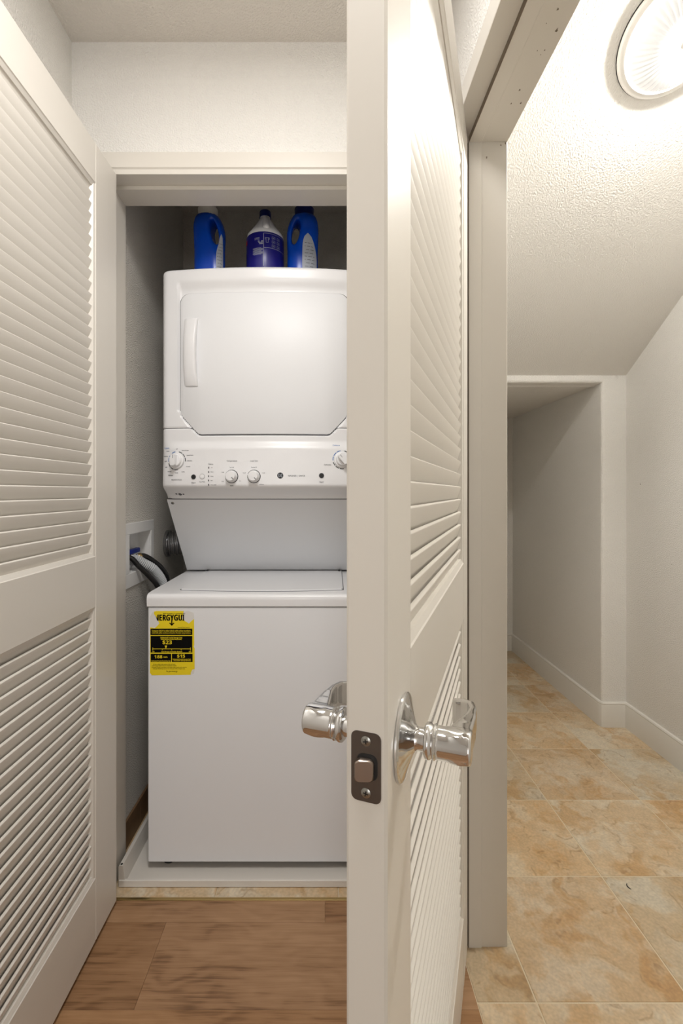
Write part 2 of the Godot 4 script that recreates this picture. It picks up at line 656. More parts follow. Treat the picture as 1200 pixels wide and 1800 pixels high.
func unseen_ceiling_lamp() -> void:
	# unseen ceiling light, out of view, placed to light the closet and doors
	var lo := Vector3(-0.30, 2.43, -0.66)
	var hi := Vector3(0.06, 2.46, -0.10)
	var o := thing("unseen_ceiling_light", "unseen flat ceiling light out of view above the viewer, placed to light the closet", "ceiling light", Vector3(-0.12, 2.46, -0.38))
	var m := MB.new()
	m.box(Vector3(lo.x, lo.y, lo.z), Vector3(lo.x + 0.02, hi.y, hi.z), 0.002)
	m.box(Vector3(hi.x - 0.02, lo.y, lo.z), Vector3(hi.x, hi.y, hi.z), 0.002)
	m.box(Vector3(lo.x + 0.02, lo.y, lo.z), Vector3(hi.x - 0.02, hi.y, lo.z + 0.02), 0.002)
	m.box(Vector3(lo.x + 0.02, lo.y, hi.z - 0.02), Vector3(hi.x - 0.02, hi.y, hi.z), 0.002)
	part("panel_frame", m, M.ring, o)
	m = MB.new()
	m.box(Vector3(lo.x + 0.02, lo.y + 0.012, lo.z + 0.02), Vector3(hi.x - 0.02, hi.y, hi.z - 0.02))
	part("diffuser", m, M.diffuser, o)
	var l := AreaLight3D.new()
	l.name = "light"
	l.area_size = Vector2(0.32, 0.52)
	l.area_normalize_energy = true
	l.area_range = 12.0
	l.area_attenuation = 2.0
	l.position = Vector3(0, -0.034, 0)
	l.rotation = Vector3(-PI / 2, 0, 0)
	l.light_energy = 1.6
	l.light_color = Color(1.0, 0.99, 0.98)
	l.shadow_enabled = true
	o.add_child(l)

func ceiling_lamp(label: String, t: Transform3D, r: float, energy: float, col: Color) -> void:
	# t's y axis points away from the ceiling
	var o := thing("flush_ceiling_light", label, "ceiling light", t.origin)
	var local := Transform3D(t.basis, t.origin)
	var m := MB.new()
	m.lathe([[r - 0.004, 0.0], [r - 0.004, 0.004], [r, 0.005], [r, 0.010], [r - 0.003, 0.0145], [r - 0.012, 0.017], [r - 0.015, 0.0195], [r - 0.018, 0.0200], [r - 0.021, 0.0190], [r - 0.0225, 0.016], [r - 0.0225, 0.004]], local, 72, 30.0)
	part("mounting_ring", m, M.ring, o)
	m = MB.new()
	m.lathe([[r + 0.0012, 0.0005], [r + 0.0012, 0.0035], [r - 0.003, 0.004]], local, 72)
	part("gasket", m, M.seam, o)
	var rl := r - 0.0215
	var rings := []
	var seg := 264
	var prof := [[rl, 0.012]]
	for i in 21:
		var a := PI / 2 * i / 20.0
		prof.append([maxf(rl * cos(a), 0.001), 0.016 + 0.060 * sin(a)])
	for i in prof.size():
		var ring := PackedVector3Array()
		var rr: float = prof[i][0]
		var rib := 0.0024 * smoothstep(0.03, 0.5, rr / rl) * (1.0 if i > 2 else 0.0) * smoothstep(1.0, 0.93, rr / rl)
		for k in seg:
			var a := -TAU * k / seg
			ring.append(local * Vector3(rr * cos(a), prof[i][1] + rib * cos(a * 44.0), rr * sin(a)))
		rings.append(ring)
	m = MB.new()
	# the glow's texture is centred on the bulb behind the glass, off the middle
	m.uvs = 1.0 / 0.40
	m.uvo = Vector2(0.5, 0.5) - Vector2(t.origin.x + 0.035, t.origin.z + 0.03) * m.uvs
	m.loft(rings, true, true, 80.0)
	part("glass_lens", m, M.lens, o)
	m = MB.new()
	m.lathe([[0.009, 0.073], [0.009, 0.078], [0.005, 0.082], [0.0012, 0.083]], local, 24)
	part("finial", m, M.ring, o)
	var l := OmniLight3D.new()
	l.name = "light"
	l.position = t.basis * Vector3(0, 0.052, 0)
	l.light_energy = energy
	l.light_color = col
	l.light_size = 0.03
	l.omni_range = 12.0
	l.omni_attenuation = 2.0
	l.shadow_enabled = true
	o.add_child(l)

	# most of the light leaves through the face of the glass
	var sp := SpotLight3D.new()
	sp.name = "face_light"
	sp.position = l.position
	sp.basis = Basis(t.basis.x, t.basis.z, -t.basis.y) if t.basis.x.cross(t.basis.z).dot(-t.basis.y) > 0.0 else Basis(t.basis.x, -t.basis.z, -t.basis.y)
	sp.spot_angle = 80.0
	sp.spot_angle_attenuation = 0.45
	sp.light_energy = energy * 2.0
	sp.light_color = col
	sp.light_size = 0.03
	sp.spot_range = 12.0
	sp.spot_attenuation = 2.0
	sp.shadow_enabled = true
	o.add_child(sp)

# ------------------------------------------------------------------ the rooms
func build_shell() -> void:
	var m := MB.new()
	# corridor: x -0.73 .. 0.3265, z to +2.2
	D(m, -0.83, -0.73, 0, 2.46, -5.0, 1.47)
	struct("wall_left", m, M.wall, "white wall behind the open louvred door on the left", "wall")
	m = MB.new()      # front wall with the closet opening
	D(m, -0.73, -0.69, 0, 2.46, 1.357, 1.475)
	D(m, 0.28, 0.3265, 0, 2.46, 1.357, 1.475)
	D(m, -0.69, 0.28, 2.12, 2.46, 1.357, 1.475)
	struct("wall_front", m, M.wall, "white wall above the laundry closet opening", "wall")
	m = MB.new()      # right wall with the doorway
	D(m, 0.3265, 0.4606, 0, 2.9, 1.25, 3.5)
	D(m, 0.3265, 0.4606, 2.115, 2.9, 0.29, 1.25)
	D(m, 0.3265, 0.4606, 0, 2.9, -5.0, 0.29)
	struct("wall_right", m, M.wall, "white wall with the doorway to the tiled hall", "wall")
	m = MB.new()  # end wall out of view, its distance chosen to even the light
	D(m, -0.83, -0.70, 0, 2.9, -5.1, -5.0)
	D(m, 0.30, 0.47, 0, 2.9, -5.1, -5.0)
	D(m, -0.70, 0.30, 2.06, 2.9, -5.1, -5.0)
	struct("wall_rear", m, M.wall, "unseen white wall behind the viewer, set far back to even the light", "wall")
	m = MB.new()
	D(m, 0.4606, 1.6, 0, 2.9, -2.4, -2.3)
	struct("wall_hall_rear", m, M.wall, "white wall closing the tiled hall behind the viewer", "wall")
	var wo := thing("window_1", "unseen glazed opening behind the viewer, placed to go with the light from there", "window", Vector3.ZERO, "", "structure")  # out of view; placed as the opening for the light behind the viewer
	m = MB.new()
	D(m, -0.70, -0.65, 0, 2.06, -5.08, -5.02, 0.003)
	D(m, 0.25, 0.30, 0, 2.06, -5.08, -5.02, 0.003)
	D(m, -0.65, 0.25, 0, 0.06, -5.08, -5.02, 0.003)
	D(m, -0.65, 0.25, 2.0, 2.06, -5.08, -5.02, 0.003)
	part("frame", m, M.trim, wo)
	part("pane", D(MB.new(), -0.65, 0.25, 0.06, 2.0, -5.054, -5.046), M.glass, wo)
	m = MB.new()
	D(m, -0.83, 0.3265, 2.46, 2.56, -5.0, 2.29)
	struct("ceiling", m, M.ceiling, "flat textured ceiling above the laundry closet", "ceiling")
	# closet
	m = MB.new()
	var bx := [1.545, 1.795, 0.852, 1.060]      # outlet box hole: depth, depth, y, y
	D(m, -0.75, -0.66, 0, bx[2], 1.475, 2.285)
	D(m, -0.75, -0.66, bx[3], 2.46, 1.475, 2.285)
	D(m, -0.75, -0.66, bx[2], bx[3], 1.475, bx[0])
	D(m, -0.75, -0.66, bx[2], bx[3], bx[1], 2.285)
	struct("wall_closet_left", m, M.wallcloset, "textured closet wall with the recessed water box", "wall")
	m = MB.new()
	D(m, -0.66, 0.3265, 0, 2.46, 2.185, 2.285)
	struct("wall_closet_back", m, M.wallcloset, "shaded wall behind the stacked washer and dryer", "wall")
	m = MB.new()
	D(m, 0.262, 0.3265, 0, 2.46, 1.475, 2.185)
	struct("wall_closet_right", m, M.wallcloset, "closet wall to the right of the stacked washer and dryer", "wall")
	# hall
	m = MB.new()
	D(m, 1.493, 1.593, 0, 3.3, -2.3, 3.6)
	struct("wall_hall_right", m, M.wall, "textured white wall along the tiled hall, with two small scuffs", "wall")
	var hall := get_node("wall_hall_right") as MeshInstance3D
	for q in [[1125.0, 851.0, 0.0045], [1180.0, 992.0, 0.0028]]:
		var sd: float = 1.493 * FOCAL / (q[0] - VPX)
		m = MB.new()
		speck(m, W(q[0], q[1], sd), Basis(Vector3(0, 0, 1), Vector3(0, 1, 0), Vector3(-1, 0, 0)), q[2])
		part("scuff", m, M.scuff, hall)
	m = MB.new()      # return and header of the alcove, rounded corners
	var rp := PackedVector2Array()
	rp.append(Vector2(1.493, -3.5)); rp.append(Vector2(1.493, -2.354))
	for k in 7:
		var a := PI / 2 + PI / 2 * k / 6.0
		rp.append(Vector2(1.373 + 0.016, -2.354 - 0.016) + Vector2(cos(a), sin(a)) * 0.016)
	rp.append(Vector2(1.373, -3.5))
	# polygon (x, z) pushed along -y
	m.extrude(rp, -1.76, 0.0, Transform3D(Basis(Vector3(1, 0, 0), Vector3(0, 0, 1), Vector3(0, -1, 0)), Vector3.ZERO), 40.0)
	struct("wall_alcove_right", m, M.wall, "rounded wall end beside the low alcove in the hall", "wall")
	m = MB.new()
	D(m, 0.4606, 1.373, 0, 1.76, 3.48, 3.58)
	struct("wall_alcove_back", m, M.wall, "shaded end wall of the low alcove", "wall")
	m = MB.new()
	var hp := PackedVector2Array()        # (z, y)
	hp.append(Vector2(-3.58, 1.80)); hp.append(Vector2(-3.58, 1.711)); hp.append(Vector2(-2.37, 1.711))
	for k in range(1, 7):
		var a := -PI / 2 + PI / 2 * k / 6.0
		hp.append(Vector2(-2.354 - 0.016, 1.711 + 0.016) + Vector2(cos(a), sin(a)) * 0.016)
	hp.append(Vector2(-2.354, 1.80))
	m.extrude(hp, -1.493, -0.4606, zy(), 40.0)
	struct("ceiling", m, M.wall, "low flat ceiling and rounded header of the alcove", "ceiling")
	m = MB.new()
	var sp := PackedVector2Array([Vector2(-2.42, 1.705), Vector2(-1.0, 1.748 + 0.656 * 1.354), Vector2(-1.0, 3.0), Vector2(-2.42, 3.0)])
	m.extrude(sp, -1.593, -0.4606, zy(), 10.0)
	struct("ceiling", m, M.wall, "sloped white ceiling under the stairs in the hall", "ceiling")
	m = MB.new()
	D(m, 0.4606, 1.593, 2.63, 2.75, -2.3, 1.02)
	struct("ceiling", m, M.wall, "flat ceiling of the hall near the doorway", "ceiling")
	# ---- floors
	m = MB.new()
	D(m, -0.83, 0.345, -0.1, -0.004, -5.0, 1.352)
	var fl := struct("floor", m, M.dark, "brown wood plank floor of the corridor", "floor")
	var rows := [1.352, 1.284, 1.067, 0.850, 0.633, 0.416, 0.199, -0.018, -0.235, -0.452, -0.669, -0.886, -1.103, -1.32, -1.537, -1.754, -1.971]
	while rows[rows.size() - 1] > -5.0:
		rows.append(maxf(rows[rows.size() - 1] - 0.217, -5.0))
	var cuts := [[-0.003], [-0.434], [0.27], [-0.2], [0.1], [-0.5], [-0.05], [-0.35], [0.2], [-0.6], [0.0], [-0.3], [0.25], [-0.1], [-0.45], [0.15], [-0.25]]
	var rng := RandomNumberGenerator.new()
	rng.seed = 4
	for i in rows.size() - 1:
		var xs: Array = [-0.73] + cuts[i % cuts.size()] + [0.345]
		for j in xs.size() - 1:
			var p := MB.new()
			p.uvs = 0.9
			p.uvo = Vector2(rng.randf() * (0.98 - p.uvs * (xs[j + 1] - xs[j])) + 0.01 - p.uvs * xs[j], rng.randf() * 0.77 + 0.01 + p.uvs * rows[i])
			D(p, xs[j] + 0.0002, xs[j + 1] - 0.0002, -0.004, 0.0, rows[i + 1] + 0.0002, rows[i] - 0.0002, 0.0005)
			var mi: int = [0, 3, 2, 1, 0][(i * 2 + j) % 5]
			if i == 2: mi = 4
			if i == 1: mi = 2 if j == 0 else 0
			part("plank", p, M.wood[mi], fl)
	m = MB.new()
	D(m, 0.345, 1.6, -0.1, -0.0009, -2.3, 3.58)
	fl = struct("floor", m, M.grout, "tan stone tile floor of the hall, laid in a square grid", "floor")
	var dx := [0.345, 0.482, 0.8373, 1.1926, 1.548]
	for i in range(-4, 8):
		var d0 := 1.082 + 0.356 * i
		for j in 4:
			var x1: float = minf(dx[j + 1], 1.493)
			if d0 > 2.3:
				x1 = minf(x1, 1.373)
			if d0 < -2.3 or x1 - dx[j] < 0.02:
				continue
			var p := MB.new()
			p.uvs = 0.75
			p.uvo = Vector2(rng.randf() * 0.72 + 0.005 - p.uvs * dx[j], rng.randf() * 0.72 + 0.005 + p.uvs * (d0 + 0.356))
			D(p, dx[j] + 0.0017, x1 - 0.0017, -0.0025, rng.randf() * 0.0003, d0 + 0.0017, minf(d0 + 0.356, 3.48) - 0.0017, 0.0008)
			part("tile", p, M.tiles[(i * 3 + j * 2 + 13) % 4], fl)
	m = MB.new()
	D(m, -0.75, 0.3265, -0.1, -0.0025, 1.352, 2.285)
	fl = struct("floor", m, M.grout, "narrow strip of tan tile under the washer pan", "floor")
	for j in 4:
		for i in 3:
			var xs := [-0.66, -0.32, 0.036, 0.262]
			if j == 3: continue
			var p := MB.new()
			p.uvs = 0.75
			p.uvo = Vector2(rng.randf() * 0.7 + 0.005 - p.uvs * xs[j], rng.randf() * 0.7 + 0.005 + p.uvs * (1.66 + 0.3 * i))
			D(p, xs[j] + 0.0015, xs[j + 1] - 0.0015, -0.0025, 0.0, 1.362 + 0.3 * i, 1.3605 + 0.3 * (i + 1) - 0.0015 if i < 2 else 2.183, 0.001)
			part("tile", p, M.tile, fl)
	m = MB.new()
	D(m, -0.73, 0.3265, 0, 0.0025, 1.351, 1.361, 0.001)
	struct("trim_3", m, M.brassy, "thin brass strip between the wood planks and the closet tile", "threshold")
	# ---- skirtings
	m = MB.new()
	for seg in [[1.355, 1.66], [1.66, 1.965], [1.965, 2.185]]:
		D(m, -0.66, -0.652, 0.0, 0.09, seg[0] + 0.001 if seg[0] > 1.5 else 1.476, seg[1] - 0.001, 0.001)
	struct("baseboard_closet", m, M.basetile, "brown tile skirting along the closet wall beside the pan", "baseboard")
	var prof := PackedVector2Array([Vector2(0, 0), Vector2(0.012, 0), Vector2(0.012, 0.106), Vector2(0.010, 0.111), Vector2(0.0115, 0.116), Vector2(0.008, 0.122), Vector2(0, 0.124)])
	m = MB.new()
	_skirt(m, prof, PackedVector2Array([Vector2(1.493, 2.3), Vector2(1.493, -2.354), Vector2(1.389, -2.354), Vector2(1.378, -2.359), Vector2(1.373, -2.370), Vector2(1.373, -3.48), Vector2(0.4606, -3.48)]))
	struct("baseboard_hall", m, M.base, "off-white moulded baseboard round the hall and alcove", "baseboard")
	m = MB.new()
	_skirt(m, prof, PackedVector2Array([Vector2(0.4606, -3.48), Vector2(0.4606, -1.27)]))
	struct("baseboard_partition", m, M.base, "off-white moulded baseboard behind the doorway frame", "baseboard")
	m = MB.new()
	_skirt(m, prof, PackedVector2Array([Vector2(-0.73, -1.34), Vector2(-0.73, 5.0)]))
	struct("baseboard_left", m, M.base, "off-white moulded baseboard behind the open closet door", "baseboard")
	# ---- closet frame (painted steel): profile (depth, x inward) swept as three pieces
	var o := thing("trim_1", "cream painted steel frame round the laundry closet opening", "door frame", Vector3.ZERO, "", "structure")
	m = MB.new()
	# head: (z, y)
	var head := PackedVector2Array([Vector2(-1.345, 2.136), Vector2(-1.48, 2.136), Vector2(-1.48, 2.064), Vector2(-1.40, 2.064), Vector2(-1.40, 2.075), Vector2(-1.3485, 2.075), Vector2(-1.3485, 2.089), Vector2(-1.3465, 2.0915), Vector2(-1.345, 2.0930)])
	m.extrude(head, -0.293, 0.693, zy(), 20.0)
	part("head", m, M.trim, o)
	for s in [-1.0, 1.0]:
		var cx := -0.203
		var jp := PackedVector2Array()     # (x, z) of the left jamb
		for q in [[0.49, 1.345], [0.490, 1.48], [0.424, 1.48], [0.424, 1.40], [0.440, 1.40], [0.440, 1.347], [0.442, 1.345]]:
			jp.append(Vector2(cx + s * q[0], -q[1]))
		if s > 0:
			jp.reverse()
		jp.reverse()
		m = MB.new()
		m.extrude(jp, -2.08, 0.0, Transform3D(Basis(Vector3(1, 0, 0), Vector3(0, 0, 1), Vector3(0, -1, 0)), Vector3.ZERO), 20.0)
		part("jamb", m, M.trim, o)
	# ---- doorway frame: profile (x, z)
	o = thing("trim_2", "cream painted steel frame of the doorway to the hall, with a few chips", "door frame", Vector3.ZERO, "", "structure")
	var hd := PackedVector2Array([Vector2(0.3215, 2.130), Vector2(0.3215, 2.080), Vector2(0.3225, 2.078), Vector2(0.3655, 2.078), Vector2(0.3655, 2.0675), Vector2(0.3666, 2.066), Vector2(0.3980, 2.066), Vector2(0.3995, 2.0685), Vector2(0.4645, 2.0685), Vector2(0.4656, 2.0695), Vector2(0.4656, 2.130)])
	m = MB.new()
	m.extrude(hd, -1.275, -0.265, Transform3D(), 20.0)
	part("head", m, M.trim, o)
	m = MB.new()
	m.box(Vector3(0.3648, 2.064, -1.212), Vector3(0.3662, 2.078, -0.335))
	part("door_seal", m, M.seal, o)
	m = MB.new()
	m.box(Vector3(0.3640, 0.0, -1.2245), Vector3(0.3656, 2.066, -1.2125))
	part("door_seal", m, M.seal, o)
	for q in [[978.0, 53.0, 0.0050], [980.0, 16.0, 0.0034], [957.0, 88.0, 0.0024], [944.0, 89.0, 0.0018], [960.0, 41.0, 0.0016], [913.0, 158.0, 0.0036], [915.0, 181.0, 0.0036], [898.0, 182.0, 0.0030], [950.0, 96.0, 0.0014]]:
		var cd: float = 0.8985 * FOCAL / (VPY - q[1])
		m = MB.new()
		speck(m, W(q[0], q[1], cd), Basis(Vector3(1, 0, 0), Vector3(0, 0, 1), Vector3(0, -1, 0)), q[2])
		part("chip", m, M.scuff, o)
	for q in [[855.0, 277.0, 0.0038], [880.0, 255.0, 0.0030], [888.0, 252.0, 0.0034]]:
		m = MB.new()
		speck(m, W(q[0], q[1], 1.2145), Basis(), q[2])
		part("chip", m, M.scuff, o)
	for s in 2:
		var jf := 1.212 if s == 0 else 0.335
		var sg := 1.0 if s == 0 else -1.0
		var jp := PackedVector2Array()
		for q in [[0.3215, 0.063], [0.3215, 0.016], [0.3225, 0.014], [0.3655, 0.014], [0.3655, 0.0015], [0.3666, 0.0], [0.3980, 0.0], [0.3995, 0.0025], [0.4640, 0.0025], [0.4656, 0.0045], [0.4656, 0.063]]:
			jp.append(Vector2(q[0], -(jf + sg * q[1])))
		if s == 1:
			jp.reverse()
		# seen from +y, (x, z): the far jamb runs so that its face looks towards the viewer
		m = MB.new()
		m.extrude(jp, -2.068, 0.0, Transform3D(Basis(Vector3(1, 0, 0), Vector3(0, 0, 1), Vector3(0, -1, 0)), Vector3.ZERO), 20.0)
		part("jamb", m, M.trim, o)

# small irregular mark lying on a surface; the basis' z axis points off it
func speck(m: MB, at: Vector3, b: Basis, r: float) -> void:
	var p := PackedVector2Array()
	for k in 9:
		var a := TAU * k / 9.0
		p.append(Vector2(cos(a) * 0.55, sin(a)) * r * (0.75 + 0.35 * sin(k * 2.3 + at.x * 90.0)))
	m.extrude(p, -0.0003, 0.00025, Transform3D(b, at))

# skirting profile (out from the wall, up) along a plan path (x, z); the room lies to the right of the path's... left-hand side handled by sign
func _skirt(m: MB, prof: PackedVector2Array, path: PackedVector2Array) -> void:
	var rings := []
	for i in path.size():
		var d0 := (path[i] - path[i - 1]).normalized() if i else (path[1] - path[0]).normalized()
		var d1 := (path[i + 1] - path[i]).normalized() if i < path.size() - 1 else d0
		var n0 := Vector2(d0.y, -d0.x)
		var n1 := Vector2(d1.y, -d1.x)
		var mt := (n0 + n1) / maxf(1.0 + n0.dot(n1), 0.2)
		var ring := PackedVector3Array()
		for p in prof:
			ring.append(Vector3(path[i].x + mt.x * p.x, p.y, path[i].y + mt.y * p.x))
		rings.append(ring)
	m.loft(rings, true, true, 25.0)

# ------------------------------------------------------------------ doors
func build_doors() -> void:
	var o := thing("door_1", "white louvred closet door standing open on the left", "door", Vector3(-0.593, 0, -0.479), "", "structure")
	o.basis = Basis(Vector3(0, 0, -1), Vector3(0, 1, 0), Vector3(1, 0, 0))
	louvre_door(o, 0.86, 0.037, 0.12, 0.122)
	var a := atan2(VPX - 893.0, -FOCAL)
	var dir := Vector3(320.0, 0, -FOCAL).normalized()
	var nrm := dir.cross(Vector3.UP)
	o = thing("door_2", "white louvred door seen edge-on with a chrome lever and latch plate", "door", Vector3(0.052, 0, -0.404), "", "structure")
	o.basis = Basis(dir, Vector3.UP, nrm)
	var t := 0.037
	louvre_door(o, 0.855, t, 0.107, 0.107)
	var hy := 0.931
	# latch plate on the edge (x = 0)
	var edge := Transform3D(Basis(Vector3(0, 0, 1), Vector3(0, 1, 0), Vector3(-1, 0, 0)), Vector3(0, hy, -t / 2))
	var m := MB.new()
	m.extrude(rrect(0.0268, 0.0605, 0.0055), -0.001, 0.0007, edge)
	var lp := part("latch_plate", m, M.nickel, o)
	tag(lp, "dull grey latch plate with two screws", "")
	m = MB.new()
	m.extrude(rrect(0.0185, 0.0225, 0.006), 0.0, 0.0010, edge * Transform3D(Basis(), Vector3(0.0012, 0.0005, 0)))
	part("latch_hole", m, M.dark, lp)
	# bolt: slanted tongue
	m = MB.new()
	m.loft(_bolt_rings(edge), true, true, 50.0)
	part("latch_bolt", m, M.bolt, lp)
	for s in [-1.0, 1.0]:
		m = MB.new()
		var c: Transform3D = edge * Transform3D(Basis(), Vector3(0, 0.0225 * s, 0.0005))
		# lathe turns round y: send y to the plate's outward z
		var up: Transform3D = c * Transform3D(Basis(Vector3(1, 0, 0), Vector3(0, 0, 1), Vector3(0, -1, 0)), Vector3.ZERO)
		m.lathe([[0.0044, 0.0], [0.0044, 0.0006], [0.0030, 0.0013], [0.001, 0.0015]], up, 20)
		var sc := part("screw", m, M.screw, lp)
		m = MB.new()
		for k in 2:
			var rot: Transform3D = c * Transform3D(Basis(Vector3(0, 0, 1), PI / 2 * k + 0.2 * s), Vector3.ZERO)
			m.box(Vector3(-0.0022, -0.0005, 0.0005), Vector3(0.0022, 0.0005, 0.00155), 0.0, rot)
		part("screw_slot", m, M.dark, lp)
	# lever handles, both faces
	for s in 2:
		var sg := 1.0 if s == 0 else -1.0
		var z0 := 0.0 if s == 0 else -t
		var ax := Transform3D(Basis(Vector3(1, 0, 0), Vector3(0, 0, sg), Vector3(0, -sg, 0)), Vector3(0.063, hy, z0))
		m = MB.new()
		var lv := func(p: Vector3) -> float: return lever_sdf(p)
		# lever space: x towards the hinge, y up, z out of the door
		if sg > 0:
			m.sdf(lv, Vector3(-0.022, -0.032, 0.026), Vector3(0.110, 0.020, 0.072), 0.0021, Transform3D(Basis(), Vector3(0.063, hy, z0)))
		else:
			var mm := MB.new()
			mm.sdf(lv, Vector3(-0.022, -0.032, 0.026), Vector3(0.110, 0.020, 0.072), 0.0021)
			var tt := Transform3D(Basis(), Vector3(0.063, hy, z0))
			for k in range(0, mm.v.size(), 3):
				for q in [0, 2, 1]:
					var p := mm.v[k + q]
					var nn := mm.n[k + q]
					m.v.append(tt * Vector3(p.x, p.y, -p.z))
					m.n.append(Vector3(nn.x, nn.y, -nn.z))
					m.u.append(Vector2.ZERO)
		var lh := part("lever_handle", m, M.chrome, o)
		tag(lh, "chrome lever handle", "")
		m = MB.new()
		m.lathe([[0.0395, 0.0], [0.0405, 0.0010], [0.0405, 0.0028], [0.0392, 0.0040], [0.0370, 0.0044], [0.030, 0.0062], [0.022, 0.0088], [0.0135, 0.0120], [0.0115, 0.0135], [0.0108, 0.0160], [0.0108, 0.0215], [0.0150, 0.0222], [0.0166, 0.0235], [0.0170, 0.0255], [0.0163, 0.0275], [0.0150, 0.0288], [0.0146, 0.0296], [0.0158, 0.0303], [0.0163, 0.0316], [0.0150, 0.0330], [0.010, 0.0335]], ax, 64, 35.0)
		part("rose", m, M.chrome, lh)

func _bolt_rings(edge: Transform3D) -> Array:
	var rings := []
	for q in [[0.0, 1.0], [0.0035, 1.0], [0.0045, 0.9]]:
		var ring := PackedVector3Array()
		for p in rrect(0.0158 * q[1], 0.0190 * q[1], 0.004, 4):
			# slanted across the plate's width
			ring.append(edge * Vector3(p.x - 0.0004, p.y - 0.0012, q[0] + (0.0045 * (0.5 - p.x / 0.0158) if q[0] > 0.001 else 0.0)))
		rings.append(ring)
	return rings

func smin(a: float, b: float, k: float) -> float:
	var h := clampf(0.5 + 0.5 * (b - a) / k, 0.0, 1.0)
	return lerpf(b, a, h) - k * h * (1.0 - h)

const ARM := [Vector2(0.0, 0.0520), Vector2(0.025, 0.0560), Vector2(0.050, 0.0600), Vector2(0.072, 0.0612), Vector2(0.088, 0.0580), Vector2(0.096, 0.0500), Vector2(0.098, 0.0410)]

func lever_sdf(p: Vector3) -> float:
	# barrel out of the rose
	var q := Vector2(Vector2(p.x, p.y).length() - 0.0152 + 0.0025, absf(p.z - 0.0485) - 0.0165 + 0.0025)
	var d := Vector2(maxf(q.x, 0), maxf(q.y, 0)).length() + minf(maxf(q.x, q.y), 0.0) - 0.0025
	# arm: a flat blade that runs back along the door, its end turned in towards the door
	var e := 1.0
	for i in ARM.size() - 1:
		var a: Vector2 = ARM[i]
		var b: Vector2 = ARM[i + 1]
		var w := Vector2(p.x, p.z)
		var t := clampf((w - a).dot(b - a) / (b - a).length_squared(), 0.0, 1.0)
		var u := (i + t) / (ARM.size() - 1)
		var hh := 0.0132 + 0.0015 * u
		var ht := lerpf(0.0105, 0.0040, smoothstep(0.0, 0.5, u))
		var r := 0.0032
		var k := Vector2(maxf(w.distance_to(a.lerp(b, t)) - ht + r, 0.0), maxf(absf(p.y + 0.012 * u) - hh + r, 0.0))
		e = minf(e, k.length() - r)
	return smin(d, e, 0.004)

# ------------------------------------------------------------------ washer and dryer
const CX := -0.203
const HW := 0.341

func bow(x: float) -> float:
	return 0.030 * (1.0 - (x / HW) * (x / HW))

func door_bottom(x: float) -> float:
	var ax := absf(x)
	var y := maxf(1.357, 1.357 + (ax - 0.212) * 1.12)
	if ax > 0.13:
		y = 0.5 * (y + 1.357) + 0.5 * sqrt((y - 1.357) * (y - 1.357) + 0.00012) - 0.0055
	var e := 0.277 - ax
	if e < 0.012:
		y += 0.016 - sqrt(maxf(0.000256 - pow((0.012 - e) * 1.33, 2), 0.0))
	return y

func front_shift(x: float, y: float) -> float:
	# relief of the dryer front and control panel, positive towards the viewer
	var ax := absf(x)
	var out := maxf(ax - 0.2805, door_bottom(minf(ax, 0.277)) - 0.0030 - y)
	var f := -0.011 * smoothstep(0.005, -0.001, out) * smoothstep(1.866, 1.828, y)
	if y > 1.378:
		return f
	var side := smoothstep(0.338, 0.28, ax)
	f += 0.010 * smoothstep(1.338, 1.305, y) * side
	f += 0.006 * smoothstep(1.31, 1.20, y)
	f -= 0.052 * smoothstep(1.196, 1.146, y) * smoothstep(1.205, 1.170, y)
	return f

func front_z(x: float, y: float) -> float:
	return -1.565 + bow(x) + front_shift(x, y)

func body_ring(y: float, inset: float, back: float, hw := HW) -> PackedVector3Array:
	var r := 0.020
	var p := PackedVector3Array()
	var w := hw - inset
	# front-left corner arc, front, front-right arc, back
	var n := 132
	for k in 6:
		var a := PI / 2 * k / 5.0
		var x := -w + r - r * cos(a)
		p.append(Vector3(CX + x, y, front_z(x, y) - r + r * sin(a) - inset))
	for k in range(1, n):
		var x := lerpf(-w + r, w - r, float(k) / n)
		p.append(Vector3(CX + x, y, front_z(x, y) - inset))
	for k in 6:
		var a := PI / 2 * (1.0 - k / 5.0)
		var x := w - r + r * cos(a)
		p.append(Vector3(CX + x, y, front_z(x, y) - r + r * sin(a) - inset))
	p.append(Vector3(CX + w, y, -back + inset))
	p.append(Vector3(CX - w, y, -back + inset))
	return p

# bowed slab: columns over x with a lower and an upper edge, front at z(x), going back by depth
func slab(m: MB, xs: Array, lo: Callable, hi: Callable, zf: Callable, depth: float, b: float) -> void:
	var rings := []
	var cols := []
	cols.append([xs[0], 0.0, true])
	for i in xs.size():
		var x: float = xs[i]
		if i == 0: x += b
		if i == xs.size() - 1: x -= b
		cols.append([x, 0.0, false])
	cols.append([xs[xs.size() - 1], 0.0, true])
	for c in cols:
		var x: float = c[0]
		var l: float = lo.call(x)
		var h: float = hi.call(x)
		var bb := b if h - l > 3.0 * b else (h - l) * 0.3
		var z: float = zf.call(x, (l + h) / 2)
		var zz := z - b if c[2] else z
		var ring := PackedVector3Array()
		ring.append(Vector3(CX + x, l, z - depth))
		ring.append(Vector3(CX + x, l, z - b))
		ring.append(Vector3(CX + x, l + bb * 0.3, minf(z - b * 0.3, zz)))
		ring.append(Vector3(CX + x, l + bb, zz))
		ring.append(Vector3(CX + x, h - bb, zz))
		ring.append(Vector3(CX + x, h - bb * 0.3, minf(z - b * 0.3, zz)))
		ring.append(Vector3(CX + x, h, z - b))
		ring.append(Vector3(CX + x, h, z - depth))
		ring.reverse()
		rings.append(ring)
	m.loft(rings, true, true, 50.0)

